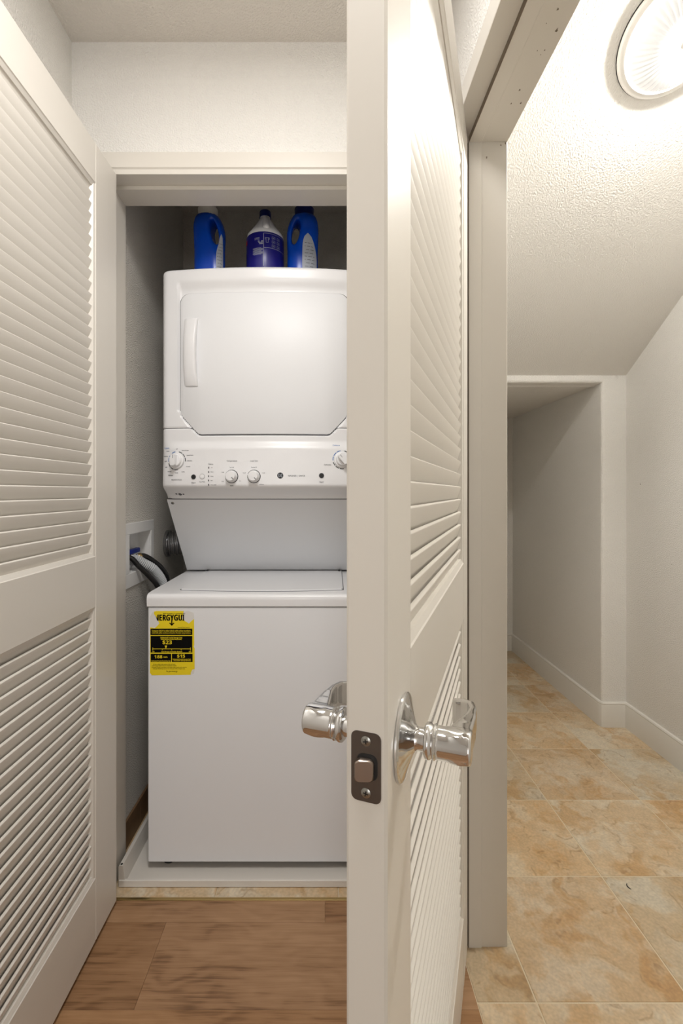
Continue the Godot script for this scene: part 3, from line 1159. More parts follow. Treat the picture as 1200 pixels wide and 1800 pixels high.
func panel_at(x: float, y: float, lift := 0.0) -> Transform3D:
	var e := 0.004
	var z := front_z(x, y)
	var tx := Vector3(2 * e, 0, front_z(x + e, y) - front_z(x - e, y)).normalized()
	var ty := Vector3(0, 2 * e, front_z(x, y + e) - front_z(x, y - e)).normalized()
	var tz := tx.cross(ty).normalized()
	return Transform3D(Basis(tx, tz.cross(tx), tz), Vector3(CX + x, y, z) + tz * lift)

func build_laundry() -> void:
	var o := thing("washer_dryer", "tall white dryer stacked over a top-loading washer in the closet", "washer dryer", Vector3(CX, 0.012, -1.80))
	# dryer cabinet
	var rings := []
	var ys := [1.379, 1.3815]
	for k in range(1, 100):
		ys.append(lerpf(1.3815, 1.892, k / 100.0))
	for k in 7:
		var a := PI / 2 * k / 6.0
		ys.append(1.891 + 0.012 * sin(a))
	for i in ys.size():
		var y: float = ys[i]
		var ins := 0.0
		if y > 1.891:
			ins = 0.012 - sqrt(maxf(0.012 * 0.012 - (y - 1.891) * (y - 1.891), 0.0))
		if i == 0: ins = 0.002
		rings.append(body_ring(y, ins, 2.165))
	var m := MB.new()
	m.loft(rings, true, true, 50.0)
	part("dryer_cabinet", m, M.white, o)
	# control panel
	rings = []
	for k in 81:
		var y := lerpf(1.146, 1.377, k / 80.0)
		rings.append(body_ring(y, 0.0012 if k == 0 or k == 80 else 0.0, 2.165))
	m = MB.new()
	m.loft(rings, true, true, 40.0)
	var cp := part("control_panel", m, M.white, o)
	m = MB.new()      # dark joint between cabinet and panel
	m.loft([body_ring(1.3765, 0.0025, 2.16), body_ring(1.3795, 0.0025, 2.16)], true, false)
	part("seam", m, M.seam, o)
	# dryer door
	var xs := []
	for k in 61:
		xs.append(-0.277 * cos(PI * k / 60.0))
	var top := func(x: float) -> float:
		var e := 0.277 - absf(x)
		return 1.821 - (0.032 - sqrt(maxf(0.032 * 0.032 - (0.032 - e) * (0.032 - e), 0.0)) if e < 0.032 else 0.0)
	var bot := func(x: float) -> float: return door_bottom(x)
	var zd := func(x: float, _y: float) -> float: return -1.565 + bow(x) - 0.0035
	var zg := func(x: float, _y: float) -> float: return -1.565 + bow(x) - 0.0085
	m = MB.new()
	slab(m, xs, bot, top, zd, 0.02, 0.003)
	var dd := part("dryer_door", m, M.white2, o)
	m = MB.new()
	var xg := []
	for x in xs: xg.append(x * 1.0095)
	slab(m, xg, func(x: float) -> float: return bot.call(x / 1.0095) - 0.0022, func(x: float) -> float: return top.call(x / 1.0095) + 0.0012, zg, 0.018, 0.0004)
	part("door_gap_shade", m, M.seam, o)  # dark slab standing in for the shadow in the gap round the door
	# handle on the door: a shallow arched strip
	m = MB.new()
	rings = []
	for k in 25:
		var u := k / 24.0
		var y := lerpf(1.516, 1.738, u)
		var out := 0.010 + 0.018 * pow(sin(PI * u), 0.7)
		var wl := -0.262
		var wr := -0.2165 - 0.006 * pow(sin(PI * u), 0.8)
		var zb := front_z(-0.25, 1.6) + 0.004
		var ring := PackedVector3Array()
		for q in [[wl, 0.0], [wr, 0.0], [wr + 0.001, out - 0.004], [wr - 0.002, out], [wr - 0.006, out + 0.001], [wl + 0.012, out - 0.002], [wl + 0.003, out - 0.006], [wl, out - 0.009]]:
			ring.append(Vector3(CX + q[0], y, zb + q[1]))
		ring.reverse()
		rings.append(ring)
	m.loft(rings, true, true, 50.0)
	part("handle", m, M.white, dd)
	# ---- dials
	for k in [[-0.285, 1.2705, 0.0265, 90.0, 1], [0.255, 1.2735, 0.0265, 130.0, 1], [-0.101, 1.2185, 0.0195, 42.0, 0], [-0.029, 1.2185, 0.0195, 48.0, 0]]:
		var t := panel_at(k[0], k[1])
		var up := t * Transform3D(Basis(Vector3(1, 0, 0), Vector3(0, 0, 1), Vector3(0, -1, 0)), Vector3.ZERO)
		var r: float = k[2]
		m = MB.new()
		m.lathe([[r, 0.0], [r, 0.006], [r - 0.0015, 0.0085], [r * 0.86, 0.010], [r * 0.80, 0.021], [r * 0.74, 0.0235], [0.001, 0.024]] if not k[4] else [[r, 0.0], [r, 0.004], [r - 0.001, 0.0055], [r - 0.004, 0.0065], [r * 0.82, 0.0065], [r * 0.80, 0.010], [r * 0.7, 0.0135], [0.001, 0.0145]], up, 40, 35.0)
		var dial := part("dial", m, M.white, cp)
		m = MB.new()
		if k[4]:
			m.extrude(rrect(r * 1.35, r * 0.62, 0.004), 0.009, 0.027, t * Transform3D(Basis(Vector3(0, 0, 1), deg_to_rad(k[3])), Vector3.ZERO))
			part("grip", m, M.white, cp)
			m = MB.new()
			m.box(Vector3(r * 0.2, -0.0006, 0.0268), Vector3(r * 0.62, 0.0006, 0.0274), 0.0, t * Transform3D(Basis(Vector3(0, 0, 1), deg_to_rad(k[3])), Vector3.ZERO))
			part("pointer", m, M.print, cp)
		else:
			m.box(Vector3(r * 0.35, -0.0009, 0.0236), Vector3(r * 0.74, 0.0009, 0.0243), 0.0, t * Transform3D(Basis(Vector3(0, 0, 1), deg_to_rad(-k[3])), Vector3.ZERO))
			part("pointer", m, M.dark, cp)
		# printed ring of arcs round the dial
		var ro := r + (0.0045 if k[4] else 0.0022)
		var ri := r + (0.0022 if k[4] else -0.0002)
		var arcs := [[100, 190, 1], [-5, 80, 0], [195, 285, 0]] if k[4] else [[-190, 160, 0]]
		for ar in arcs:
			m = MB.new()
			var steps := 18
			for i in steps:
				if k[4] and i % 6 == 5: continue
				var a0 := deg_to_rad(lerpf(ar[0], ar[1], float(i) / steps))
				var a1 := deg_to_rad(lerpf(ar[0], ar[1], float(i + 1) / steps))
				var P := func(a: float, rr: float) -> Vector3: return panel_at(k[0] + cos(a) * rr, k[1] + sin(a) * rr, 0.0006).origin
				m.quad(P.call(a0, ri), P.call(a0, ro), P.call(a1, ro), P.call(a1, ri))
			part("dial_scale", m, M.printblue if ar[2] else M.dark, cp)
	# buttons
	for k in [[-0.2265, 1.2175, 0.0072, 0.004, "dark"], [-0.198, 1.2185, 0.0078, 0.002, "white"], [0.188, 1.2215, 0.0075, 0.004, "dark"]]:
		var up := panel_at(k[0], k[1]) * Transform3D(Basis(Vector3(1, 0, 0), Vector3(0, 0, 1), Vector3(0, -1, 0)), Vector3.ZERO)
		m = MB.new()
		m.lathe([[k[2], -0.001], [k[2], k[3] * 0.7], [k[2] * 0.85, k[3]], [0.0005, k[3]]], up, 28)
		part("button", m, M[k[4]], cp)
		m = MB.new()
		m.lathe([[k[2] + 0.0008, -0.001], [k[2] + 0.0008, 0.0004], [k[2], 0.0005]], up, 28)
		part("button_rim", m, M.print, cp)
	for i in 5:
		m = MB.new()
		m.box(Vector3(-0.0013, -0.003, 0), Vector3(0.0013, 0.003, 0.0006), 0.0, panel_at(-0.1765, 1.247 - 0.0138 * i))
		part("status_mark", m, M.dark, cp)
	# print
	var f := font()
	var fb := font(true)
	m = MB.new()
	for s in [["Temperature", -0.101, 1.2685, 0.0042], ["Load Size", -0.029, 1.2685, 0.0042], ["Status", -0.170, 1.2585, 0.0042], ["Start", -0.2265, 1.1985, 0.0048], ["Start", 0.188, 1.2005, 0.0048], ["Delicates", 0.208, 1.2565, 0.0042], ["Whites", -0.306, 1.2225, 0.0046], ["Easy Press", -0.198, 1.2015, 0.0028],
			["Off", -0.285, 1.3085, 0.0032], ["Heavy", -0.318, 1.303, 0.003], ["Medium", -0.325, 1.286, 0.003], ["Light", -0.326, 1.270, 0.003], ["Light", -0.323, 1.250, 0.003], ["Rinse & Spin", -0.256, 1.304, 0.003], ["Speed Wash", -0.240, 1.288, 0.003], ["Delicates", -0.241, 1.270, 0.003], ["Casuals", -0.245, 1.251, 0.003], ["Bulky", -0.262, 1.234, 0.003], ["Heavy", -0.285, 1.231, 0.003], ["Medium", -0.310, 1.235, 0.003],
			["On", -0.1665, 1.247, 0.0028], ["Wash", -0.1655, 1.2332, 0.0028], ["Rinse", -0.1655, 1.2194, 0.0028], ["Spin", -0.1665, 1.2056, 0.0028], ["Lid Locked", -0.160, 1.1918, 0.0028],
			["Tap Cold", -0.101, 1.2480, 0.0028], ["Cold", -0.130, 1.232, 0.0028], ["Cool", -0.130, 1.203, 0.0028], ["Warm", -0.101, 1.189, 0.0028], ["Hot", -0.074, 1.204, 0.0028], ["Small", -0.060, 1.230, 0.0028], ["Precise Fill", -0.029, 1.2480, 0.0028], ["Large", 0.002, 1.230, 0.0028], ["Medium", -0.004, 1.193, 0.0028], ["WASHER | DRYER", 0.108, 1.2205, 0.0050], ["WASHER CYCLES", -0.284, 1.208, 0.0036]]:
		m.text(s[0], s[3], panel_at(s[1], s[2], 0.0005), f, 0.0003)
	part("lettering", m, M.print, cp)
	m = MB.new()
	m.text("Colors", 0.0048, panel_at(-0.322, 1.3125, 0.0005), f, 0.0003)
	m.text("Cottons", 0.0048, panel_at(0.236, 1.3205, 0.0005), f, 0.0003)
	part("lettering", m, M.printblue, cp)
	# round emblem
	m = MB.new()
	var lt := panel_at(0.0555, 1.2215)
	var lup := lt * Transform3D(Basis(Vector3(1, 0, 0), Vector3(0, 0, 1), Vector3(0, -1, 0)), Vector3.ZERO)
	m.lathe([[0.0098, -0.001], [0.0098, 0.0006], [0.0005, 0.0007]], lup, 32)
	part("emblem", m, M.dark, cp)
	m = MB.new()
	m.text("GE", 0.0072, lt.translated_local(Vector3(0, -0.0002, 0.0009)), font(true, true), 0.0003)
	for k in 4:
		m.box(Vector3(-0.0021, 0.0064, 0.0007), Vector3(0.0021, 0.0074, 0.0011), 0.0003, lt * Transform3D(Basis(Vector3(0, 0, 1), PI / 4 + PI / 2 * k), Vector3.ZERO))
	part("emblem_letters", m, M.labelgrey, cp)
	# slanted panel under the controls
	m = MB.new()
	var sp := PackedVector2Array([Vector2(-1.603, 1.1435), Vector2(-2.16, 1.1435), Vector2(-2.16, 0.866), Vector2(-1.836, 0.866), Vector2(-1.833, 0.869)])
	m.extrude(sp, 0.203 - 0.337, 0.203 + 0.337, zy(), 10.0)
	var slp := part("slanted_panel", m, M.white2, o)
	m = MB.new()
	D(m, CX - 0.334, CX + 0.334, 1.1430, 1.1465, 1.606, 2.15)
	part("seam", m, M.seam, o)
	for q in [[303.0, 884.5, 1.612, 0.0055], [312.5, 868.0, 1.598, 0.0035], [319.5, 868.5, 1.598, 0.006], [325.5, 868.5, 1.598, 0.003]]:
		m = MB.new()
		var sd := Vector3(0, -0.645, 0.764) if q[1] > 880 else Vector3(0, -0.70, 0.714)
		var sx := Vector3(1, 0, 0)
		var at := W(q[0], q[1], q[2])
		# slide the point onto the surface it is screwed to
		if q[1] > 880:
			at.z = -1.603 - (1.1435 - at.y) * (1.833 - 1.603) / (1.1435 - 0.869)
		else:
			at.z = front_z(at.x - CX, at.y)
		m.lathe([[q[3], -0.001], [q[3], 0.0006], [q[3] * 0.6, 0.0014], [0.0005, 0.0015]], Transform3D(Basis(sx, sd, sx.cross(sd)), at), 18)
		part("screw", m, M.screw if q[3] > 0.005 and q[1] > 880 else M.print, slp)
	# ---- washer: cabinet, top cover, lid
	m = MB.new()
	m.box(Vector3(CX - HW, 0.038, -2.13), Vector3(CX + HW, 0.8165, -1.443), 0.003)
	var wc := part("washer_cabinet", m, M.white2, o)
	m = MB.new()
	D(m, CX - HW + 0.003, CX + HW - 0.003, 0.816, 0.8195, 1.447, 2.12)
	part("seam", m, M.seam, o)
	m = MB.new()
	var wtp := PackedVector2Array([Vector2(-2.135, 0.8190), Vector2(-1.4405, 0.8190), Vector2(-1.4385, 0.8210), Vector2(-1.4375, 0.838)])
	for k in 7:
		var a := PI / 2 * k / 6.0
		wtp.append(Vector2(-1.4375 - 0.014 + 0.014 * cos(a), 0.8435 + 0.014 * sin(a)))
	wtp.append(Vector2(-1.475, 0.8590)); wtp.append(Vector2(-2.135, 0.8590))
	m.extrude(wtp, 0.203 - HW - 0.0015, 0.203 + HW + 0.0015, zy(), 40.0)
	part("washer_top", m, M.white, o)
	# lid with a bowed front edge
	for layer in 2:
		var lid := PackedVector2Array()      # (x, z)
		var g := 0.0028 if layer == 0 else 0.0
		lid.append(Vector2(CX - 0.262 - g, -1.832)); lid.append(Vector2(CX - 0.256 - g, -1.497 + g))
		for k in range(0, 15):
			var x := lerpf(-0.252, 0.252, k / 14.0)
			lid.append(Vector2(CX + x, -1.490 + 0.018 * (1.0 - x * x / 0.0635) + g))
		lid.append(Vector2(CX + 0.256 + g, -1.497 + g)); lid.append(Vector2(CX + 0.262 + g, -1.832))
		m = MB.new()
		lid.reverse()
		m.extrude(lid, -0.8596 if layer == 0 else -0.8640, -0.8560, Transform3D(Basis(Vector3(1, 0, 0), Vector3(0, 0, 1), Vector3(0, -1, 0)), Vector3.ZERO), 30.0)
		part("lid_gap" if layer == 0 else "washer_lid", m, M.print if layer == 0 else M.white, o)
	m = MB.new()
	D(m, CX - 0.258, CX - 0.250, 0.862, 0.868, 1.818, 1.832, 0.001)
	part("lid_hinge", m, M.dark, o)
	m = MB.new()
	D(m, CX + 0.250, CX + 0.258, 0.862, 0.868, 1.818, 1.832, 0.001)
	part("lid_hinge", m, M.dark, o)
	for sx in [-0.29, 0.29]:
		for dz in [1.49, 2.07]:
			m = MB.new()
			m.lathe([[0.018, 0.0122], [0.020, 0.016], [0.018, 0.022], [0.008, 0.023], [0.008, 0.039]], Transform3D(Basis(), Vector3(CX + sx, 0, -dz)), 20)
			part("foot", m, M.dark, o)
	energy_label(o)

func energy_label(o: Node3D) -> void:
	# sheet coordinates: source pixels of the label seen square on, 0..79 across and 0..113 down
	var d := 1.443
	var lo := W(263, 1074, d)
	var sx := 1.0 / FOCAL * d
	var P := func(x: float, y: float) -> Vector2: return Vector2(lo.x + x * sx, lo.y - y * sx)
	var m := MB.new()
	var pts := [[1, 28.5], [9, 30], [12.5, 27], [17, 22], [15, 17.5], [12, 11], [7.5, 5], [8, 1], [12, 0], [60, 0], [59, 6], [57, 13], [60, 16.5], [66, 20], [69, 22], [74, 17], [78, 14], [78.5, 60], [77.5, 62], [79, 66], [79, 102], [75, 103], [72.5, 108], [72, 112], [4, 113], [0.5, 108.5]]
	var poly := PackedVector2Array()
	for p in pts:
		poly.append(P.call(p[0], p[1]))
	poly.reverse()
	m.extrude(poly, -d - 0.0005, -d + 0.0006)
	var sheet := part("energy_label", m, M.yellow, o)
	tag(sheet, "torn yellow energy label with black print", "")
	# torn white backing left where the yellow has come off
	m = MB.new()
	for tr in [[[0, 28], [0.5, 10], [5, 2], [9, 0], [13, 11], [17.5, 22], [12, 28]], [[59, 1], [68, 0], [77, 3], [78.5, 15], [70, 22.5], [60, 17], [56, 12]], [[71, 112.5], [72, 107], [75, 102], [79, 101.5], [78, 110]]]:
		var q := PackedVector2Array()
		for p in tr:
			q.append(P.call(p[0], p[1]))
		q.reverse()
		if Geometry2D.is_polygon_clockwise(q):
			q.reverse()
		m = MB.new()
		m.extrude(q, -d - 0.0005, -d + 0.0003)
		part("torn_backing", m, M.paper, sheet)
	m = MB.new()
	var z := -d + 0.0008
	var R := func(mm: MB, x0: float, y0: float, x1: float, y1: float, zz: float) -> void:
		var a: Vector2 = P.call(x0, y1)
		var b: Vector2 = P.call(x1, y0)
		mm.box(Vector3(a.x, a.y, zz - 0.0004), Vector3(b.x, b.y, zz), 0.0)
	R.call(m, 1.5, 31, 75, 42, z)
	R.call(m, 1.8, 43.8, 75, 73, z)
	R.call(m, 2, 75, 38, 89.5, z)
	R.call(m, 39.2, 75, 75.5, 89.5, z)
	part("print_block", m, M.ink, sheet)
	var fb := font(true)
	var f := font()
	var T := func(x: float, y: float, zz: float, wide := 1.0) -> Transform3D:
		var q: Vector2 = P.call(x, y)
		return Transform3D(Basis(Vector3(wide, 0, 0), Vector3(0, 1, 0), Vector3(0, 0, 1)), Vector3(q.x, q.y, zz))
	m = MB.new()
	for dx in [-0.35, 0.0, 0.35]:
		m.text("ENERGYGUIDE", 10.5 * sx, T.call(38.6 + dx, 11.8, z + 0.0001 * dx), fb, 0.0003, 71.0 * sx)
	# keep only what the tears left: letters beyond the yellow are cut away
	var keep := MB.new()
	for i in range(0, m.v.size(), 3):
		var c := (m.v[i] + m.v[i + 1] + m.v[i + 2]) / 3.0
		var lx := (c.x - lo.x) / sx
		if lx > 12.6 and lx < 60.0:
			for k in 3:
				keep.v.append(m.v[i + k]); keep.n.append(m.n[i + k]); keep.u.append(Vector2.ZERO)
	m = keep
	R.call(m, 38.0, 15, 40.0, 25, z)
	var ar := PackedVector2Array([P.call(34.5, 21.5), P.call(35.8, 20.2), P.call(39, 23.2), P.call(42.2, 20.2), P.call(43.5, 21.5), P.call(39, 26)])
	if Geometry2D.is_polygon_clockwise(ar):
		ar.reverse()
	m.extrude(ar, z - 0.0004, z)
	for q in [["Based on standard U.S. Government tests", 43, 4.3, 1.5], ["Capacity Class: Standard", 60, 28.6, 1.4], ["If your utility rate varies, costs will vary.", 26, 93.7, 1.6], ["Cost range based only on standard models.", 26, 96.2, 1.6], ["Estimated energy cost based on six wash loads a week and a national", 34.5, 98.8, 1.6], ["average electricity cost of 12 cents per kWh and gas cost.", 34, 101.3, 1.6], ["ftc.gov/energy", 39, 105.8, 2.2]]:
		m.text(q[0], q[3] * sx, T.call(q[1], q[2], z), f, 0.0003, minf(62.0, 2.0 * minf(q[1] - 4.0, 76.0 - q[1])) * sx)
	part("lettering", m, M.ink, sheet)
	m = MB.new()
	var z2 := z + 0.0003
	for q in [["Compare ONLY to other labels with yellow numbers.", 38.3, 34.8, 2.6, 1, 0.98], ["Labels with yellow numbers are based on the same test procedures.", 38.3, 38.4, 2.1, 1, 0.98], ["Estimated Yearly Energy Cost", 38.2, 46.8, 2.7, 1, 1.0], ["(when used with an electric water heater)", 38.2, 49.6, 2.0, 1, 0.95], ["$23", 31, 55.0, 6.6, 1, 1.15], ["$10", 6.5, 71.3, 1.8, 1, 1.0], ["$39", 71, 71.3, 1.8, 1, 1.0], ["Cost Range of Similar Models", 38.8, 71.2, 1.9, 1, 1.0], ["188", 15.4, 80.4, 5.4, 1, 1.2], ["kWh", 28, 80.9, 2.4, 1, 1.0], ["$15", 55.4, 79.2, 5.4, 1, 1.2], ["Estimated Yearly Electricity Use", 20, 87.6, 1.9, 1, 1.0], ["Estimated Yearly Energy Cost", 56.5, 84.6, 2.0, 1, 0.95], ["(when used with a natural gas water heater)", 57.3, 87.0, 1.6, 1, 0.92]]:
		m.text(q[0], q[3] * sx, T.call(q[1], q[2], z2, q[5]), fb, 0.0003, (70.0 if absf(q[1] - 38.3) < 1.0 and q[2] < 40 else 38.0 if absf(q[1] - 38.3) < 1.0 else 33.0) * sx)
	R.call(m, 5.5, 66.0, 72, 66.9, z2)
	R.call(m, 5.2, 64.2, 6.1, 69.0, z2)
	R.call(m, 71.4, 64.2, 72.3, 69.0, z2)
	for x in [22.0, 38.5, 55.0]:
		R.call(m, x, 66.5, x + 0.7, 68.6, z2)
	var tr := PackedVector2Array([P.call(26.5, 60.6), P.call(31.0, 60.6), P.call(28.7, 66.2)])
	if Geometry2D.is_polygon_clockwise(tr):
		tr.reverse()
	m.extrude(tr, z2 - 0.0004, z2)
	part("lettering", m, M.yellow, sheet)

# ------------------------------------------------------------------ pan, water box, hoses, duct, bottles
func build_closet_things() -> void:
	# drip pan
	var o := thing("drip_pan", "white plastic drain pan under the washer with a low front lip", "drain pan", Vector3(CX, 0, -1.78))
	var x0 := -0.614
	var x1 := 0.208
	var m := MB.new()
	D(m, x0, x1, 0.0005, 0.012, 1.398, 2.165, 0.002)
	part("pan_floor", m, M.pan, o)
	for s in 2:
		m = MB.new()
		var w := PackedVector2Array()
		for q in [[0.0, 0.0], [0.020, 0.010], [0.014, 0.058], [0.012, 0.063], [0.002, 0.063], [0.0, 0.060]]:
			w.append(Vector2(x0 + q[0] if s == 0 else x1 - q[0], q[1]))
		if Geometry2D.is_polygon_clockwise(w):
			w.reverse()
		m.extrude(w, -2.165, -1.3985, Transform3D(), 20.0)
		part("pan_wall", m, M.pan, o)
		m = MB.new()
		m.lathe([[0.0035, 0.0], [0.0035, 0.0635], [0.0005, 0.0636]], Transform3D(Basis(), Vector3(x0 + 0.007 if s == 0 else x1 - 0.007, 0, -1.405)), 14)
		part("rim_hole", m, M.dark, o)
	m = MB.new()
	D(m, x0 + 0.001, x1 - 0.001, 0.0, 0.063, 2.150, 2.166, 0.002)
	part("pan_wall", m, M.pan, o)
	m = MB.new()
	D(m, x0 + 0.001, x1 - 0.001, 0.001, 0.0215, 1.396, 1.404, 0.0015)
	part("front_lip", m, M.pan, o)
	# ---- water outlet box, set in the wall
	o = thing("water_box", "white recessed plastic water outlet box in the closet wall", "outlet box", Vector3(-0.66, 0.95, -1.67))
	m = MB.new()
	var bx := [1.515, 1.798, 0.848, 1.064]
	var hx := [1.577, 1.769, 0.896, 1.026]
	D(m, -0.66, -0.655, hx[3], bx[3], bx[0], bx[1], 0.0015)
	D(m, -0.66, -0.655, bx[2], hx[2], bx[0], bx[1], 0.0015)
	D(m, -0.66, -0.655, hx[2] - 0.001, hx[3] + 0.001, bx[0], hx[0], 0.0015)
	D(m, -0.66, -0.655, hx[2] - 0.001, hx[3] + 0.001, hx[1], bx[1], 0.0015)
	part("face_frame", m, M.plastic, o)
	m = MB.new()
	D(m, -0.706, -0.702, hx[2] - 0.008, hx[3] + 0.008, hx[0] - 0.008, hx[1] + 0.008)
	D(m, -0.704, -0.658, hx[3], hx[3] + 0.004, hx[0] - 0.004, hx[1] + 0.004)
	D(m, -0.704, -0.658, hx[2] - 0.004, hx[2], hx[0] - 0.004, hx[1] + 0.004)
	D(m, -0.704, -0.658, hx[2], hx[3], hx[0] - 0.004, hx[0])
	D(m, -0.704, -0.658, hx[2], hx[3], hx[1], hx[1] + 0.004)
	part("recess", m, M.plastic, o)
	m = MB.new()
	var vx := Transform3D(Basis(Vector3(0, 0, 1), Vector3(1, 0, 0), Vector3(0, 1, 0)), Vector3(-0.702, 0.936, -1.655))
	m.lathe([[0.011, 0.0], [0.011, 0.012], [0.008, 0.013], [0.008, 0.022], [0.013, 0.023], [0.013, 0.036], [0.009, 0.037]], vx, 16)
	D(m, -0.692, -0.678, 0.934, 0.954, 1.643, 1.663, 0.002)
	part("valve_body", m, M.brassy, o)
	m = MB.new()
	D(m, -0.694, -0.676, 0.950, 0.967, 1.622, 1.722, 0.003)
	part("valve_handle", m, M.valve, o)
	# ---- hoses
	var hose := func(called: String, label: String, pts: Array, rad: float, ribs: bool, mt: Material, group: String) -> void:
		var c := Curve3D.new()
		c.bake_interval = 0.0016
		for i in pts.size():
			var tang: Vector3 = (pts[mini(i + 1, pts.size() - 1)] - pts[maxi(i - 1, 0)]) / 6.0
			c.add_point(pts[i], -tang, tang)
		var bk := c.get_baked_points()
		var path := PackedVector3Array()
		for i in range(0, bk.size(), 1 if ribs else 4):
			path.append(bk[i])
		var hm := MB.new()
		hm.tube(path, func(i: int) -> float: return rad + (0.0022 * sin(i * TAU / 5.0) if ribs else 0.0), 16)
		var h := thing(called, label, "hose", path[0], group)
		part("tube", hm, mt, h)
		hm = MB.new()
		var ax: Vector3 = (path[1] - path[0]).normalized()
		var sd := ax.cross(Vector3.UP).normalized()
		if not ribs:
			hm.lathe([[rad + 0.0015, -0.004], [rad + 0.003, 0.0], [rad + 0.003, 0.012], [rad + 0.001, 0.016]], Transform3D(Basis(sd, ax, sd.cross(ax)), path[0]), 14)
			part("coupling", hm, M.brassy, h)
	hose.call("fill_hose", "black rubber fill hose curving down in front of the grey drain hose", [Vector3(-0.690, 0.936, -1.602), Vector3(-0.668, 0.942, -1.618), W(244, 995.5, 1.625), W(260.5, 1011, 1.64), W(278, 1034, 1.66), Vector3(-0.598, 0.76, -1.68), Vector3(-0.600, 0.5, -1.75)], 0.0088, false, M.rubber, "black fill hoses of the washer")
	hose.call("fill_hose", "black rubber fill hose arching behind the grey drain hose", [Vector3(-0.668, 0.938, -1.672), Vector3(-0.650, 0.941, -1.686), W(268, 985, 1.71), W(284, 999, 1.735), W(294, 1019, 1.755), Vector3(-0.598, 0.74, -1.78), Vector3(-0.600, 0.5, -1.84)], 0.0088, false, M.rubber, "black fill hoses of the washer")
	hose.call("drain_hose", "grey corrugated drain hose between the two black hoses", [Vector3(-0.688, 0.915, -1.64), Vector3(-0.668, 0.936, -1.648), W(252, 990, 1.665), W(270, 1001, 1.69), W(286, 1026, 1.715), Vector3(-0.597, 0.75, -1.735), Vector3(-0.600, 0.5, -1.80)], 0.0150, true, M.hose, "")
	# ---- dryer vent duct
	var path := PackedVector3Array()
	for i in 70:
		var u := i / 69.0
		path.append(Vector3(-0.658 + 0.105 * u, 0.955 + 0.02 * u * u, -1.965 - 0.09 * u * u))
	m = MB.new()
	m.tube(path, func(i: int) -> float: return 0.050 + 0.003 * sin(i * TAU / 6.0), 28)
	o = thing("vent_duct", "silver foil dryer vent duct between closet wall and dryer", "duct", path[0])
	part("foil_tube", m, M.foil, o)
	m = MB.new()
	m.lathe([[0.056, 0.0], [0.056, 0.010], [0.053, 0.012]], Transform3D(Basis(Vector3(0, 0, 1), Vector3(1, 0, 0), Vector3(0, 1, 0)), Vector3(-0.6595, 0.955, -1.965)), 32)
	part("collar", m, M.foil, o)
	bottles()
	crumb()

func crumb() -> void:
	var at := W(1103, 1559, EYE * FOCAL / (1559.0 - VPY))
	var o := thing("crumb", "small dark curled crumb lying on the hall floor tile", "crumb", at)
	var p := PackedVector3Array()
	for k in 9:
		var a := -0.9 + 1.8 * k / 8.0
		p.append(at + Vector3(0.012 - 0.013 * cos(a), 0.0017, -0.013 * sin(a)))
	var m := MB.new()
	m.tube(p, func(i: int) -> float: return 0.0005 + 0.0010 * sin(PI * (i + 0.5) / 9.0), 8)
	part("curl", m, M.dark, o)

func jug_sdf(p: Vector3, side: float) -> float:
	# p in metres from the jug's base; handle on the +side in x
	var y := p.y
	var wx := 0.0555
	var off := 0.0
	if y > 0.165:
		var u := clampf((y - 0.165) / 0.066, 0.0, 1.0)
		wx = lerpf(0.0555, 0.029, 1.0 - sqrt(maxf(1.0 - u * u * 0.97, 0.0)))
		off = -side * 0.006 * u
	elif y < 0.10:
		wx = 0.0535
	else:
		wx = lerpf(0.0535, 0.0555, smoothstep(0.10, 0.165, y))
	var wz := wx * lerpf(0.66, 1.0, smoothstep(0.17, 0.23, y))
	var x := p.x - off
	var e := pow(pow(absf(x) / wx, 2.4) + pow(absf(p.z) / wz, 2.4), 1.0 / 2.4)
	var d := (e - 1.0) * minf(wx, wz)
	d = maxf(d, maxf(-y + 0.004 * e * e, y - 0.229))
	# a hollow round the grip opening
	var q := Vector2(p.x - side * (0.024 + (0.165 - y) * 0.16), y - 0.166)
	var hole := (sqrt(pow(q.x / 0.0125, 2) + pow(q.y / 0.040, 2)) - 1.0) * 0.0125
	return -smin(-d, hole, 0.014)

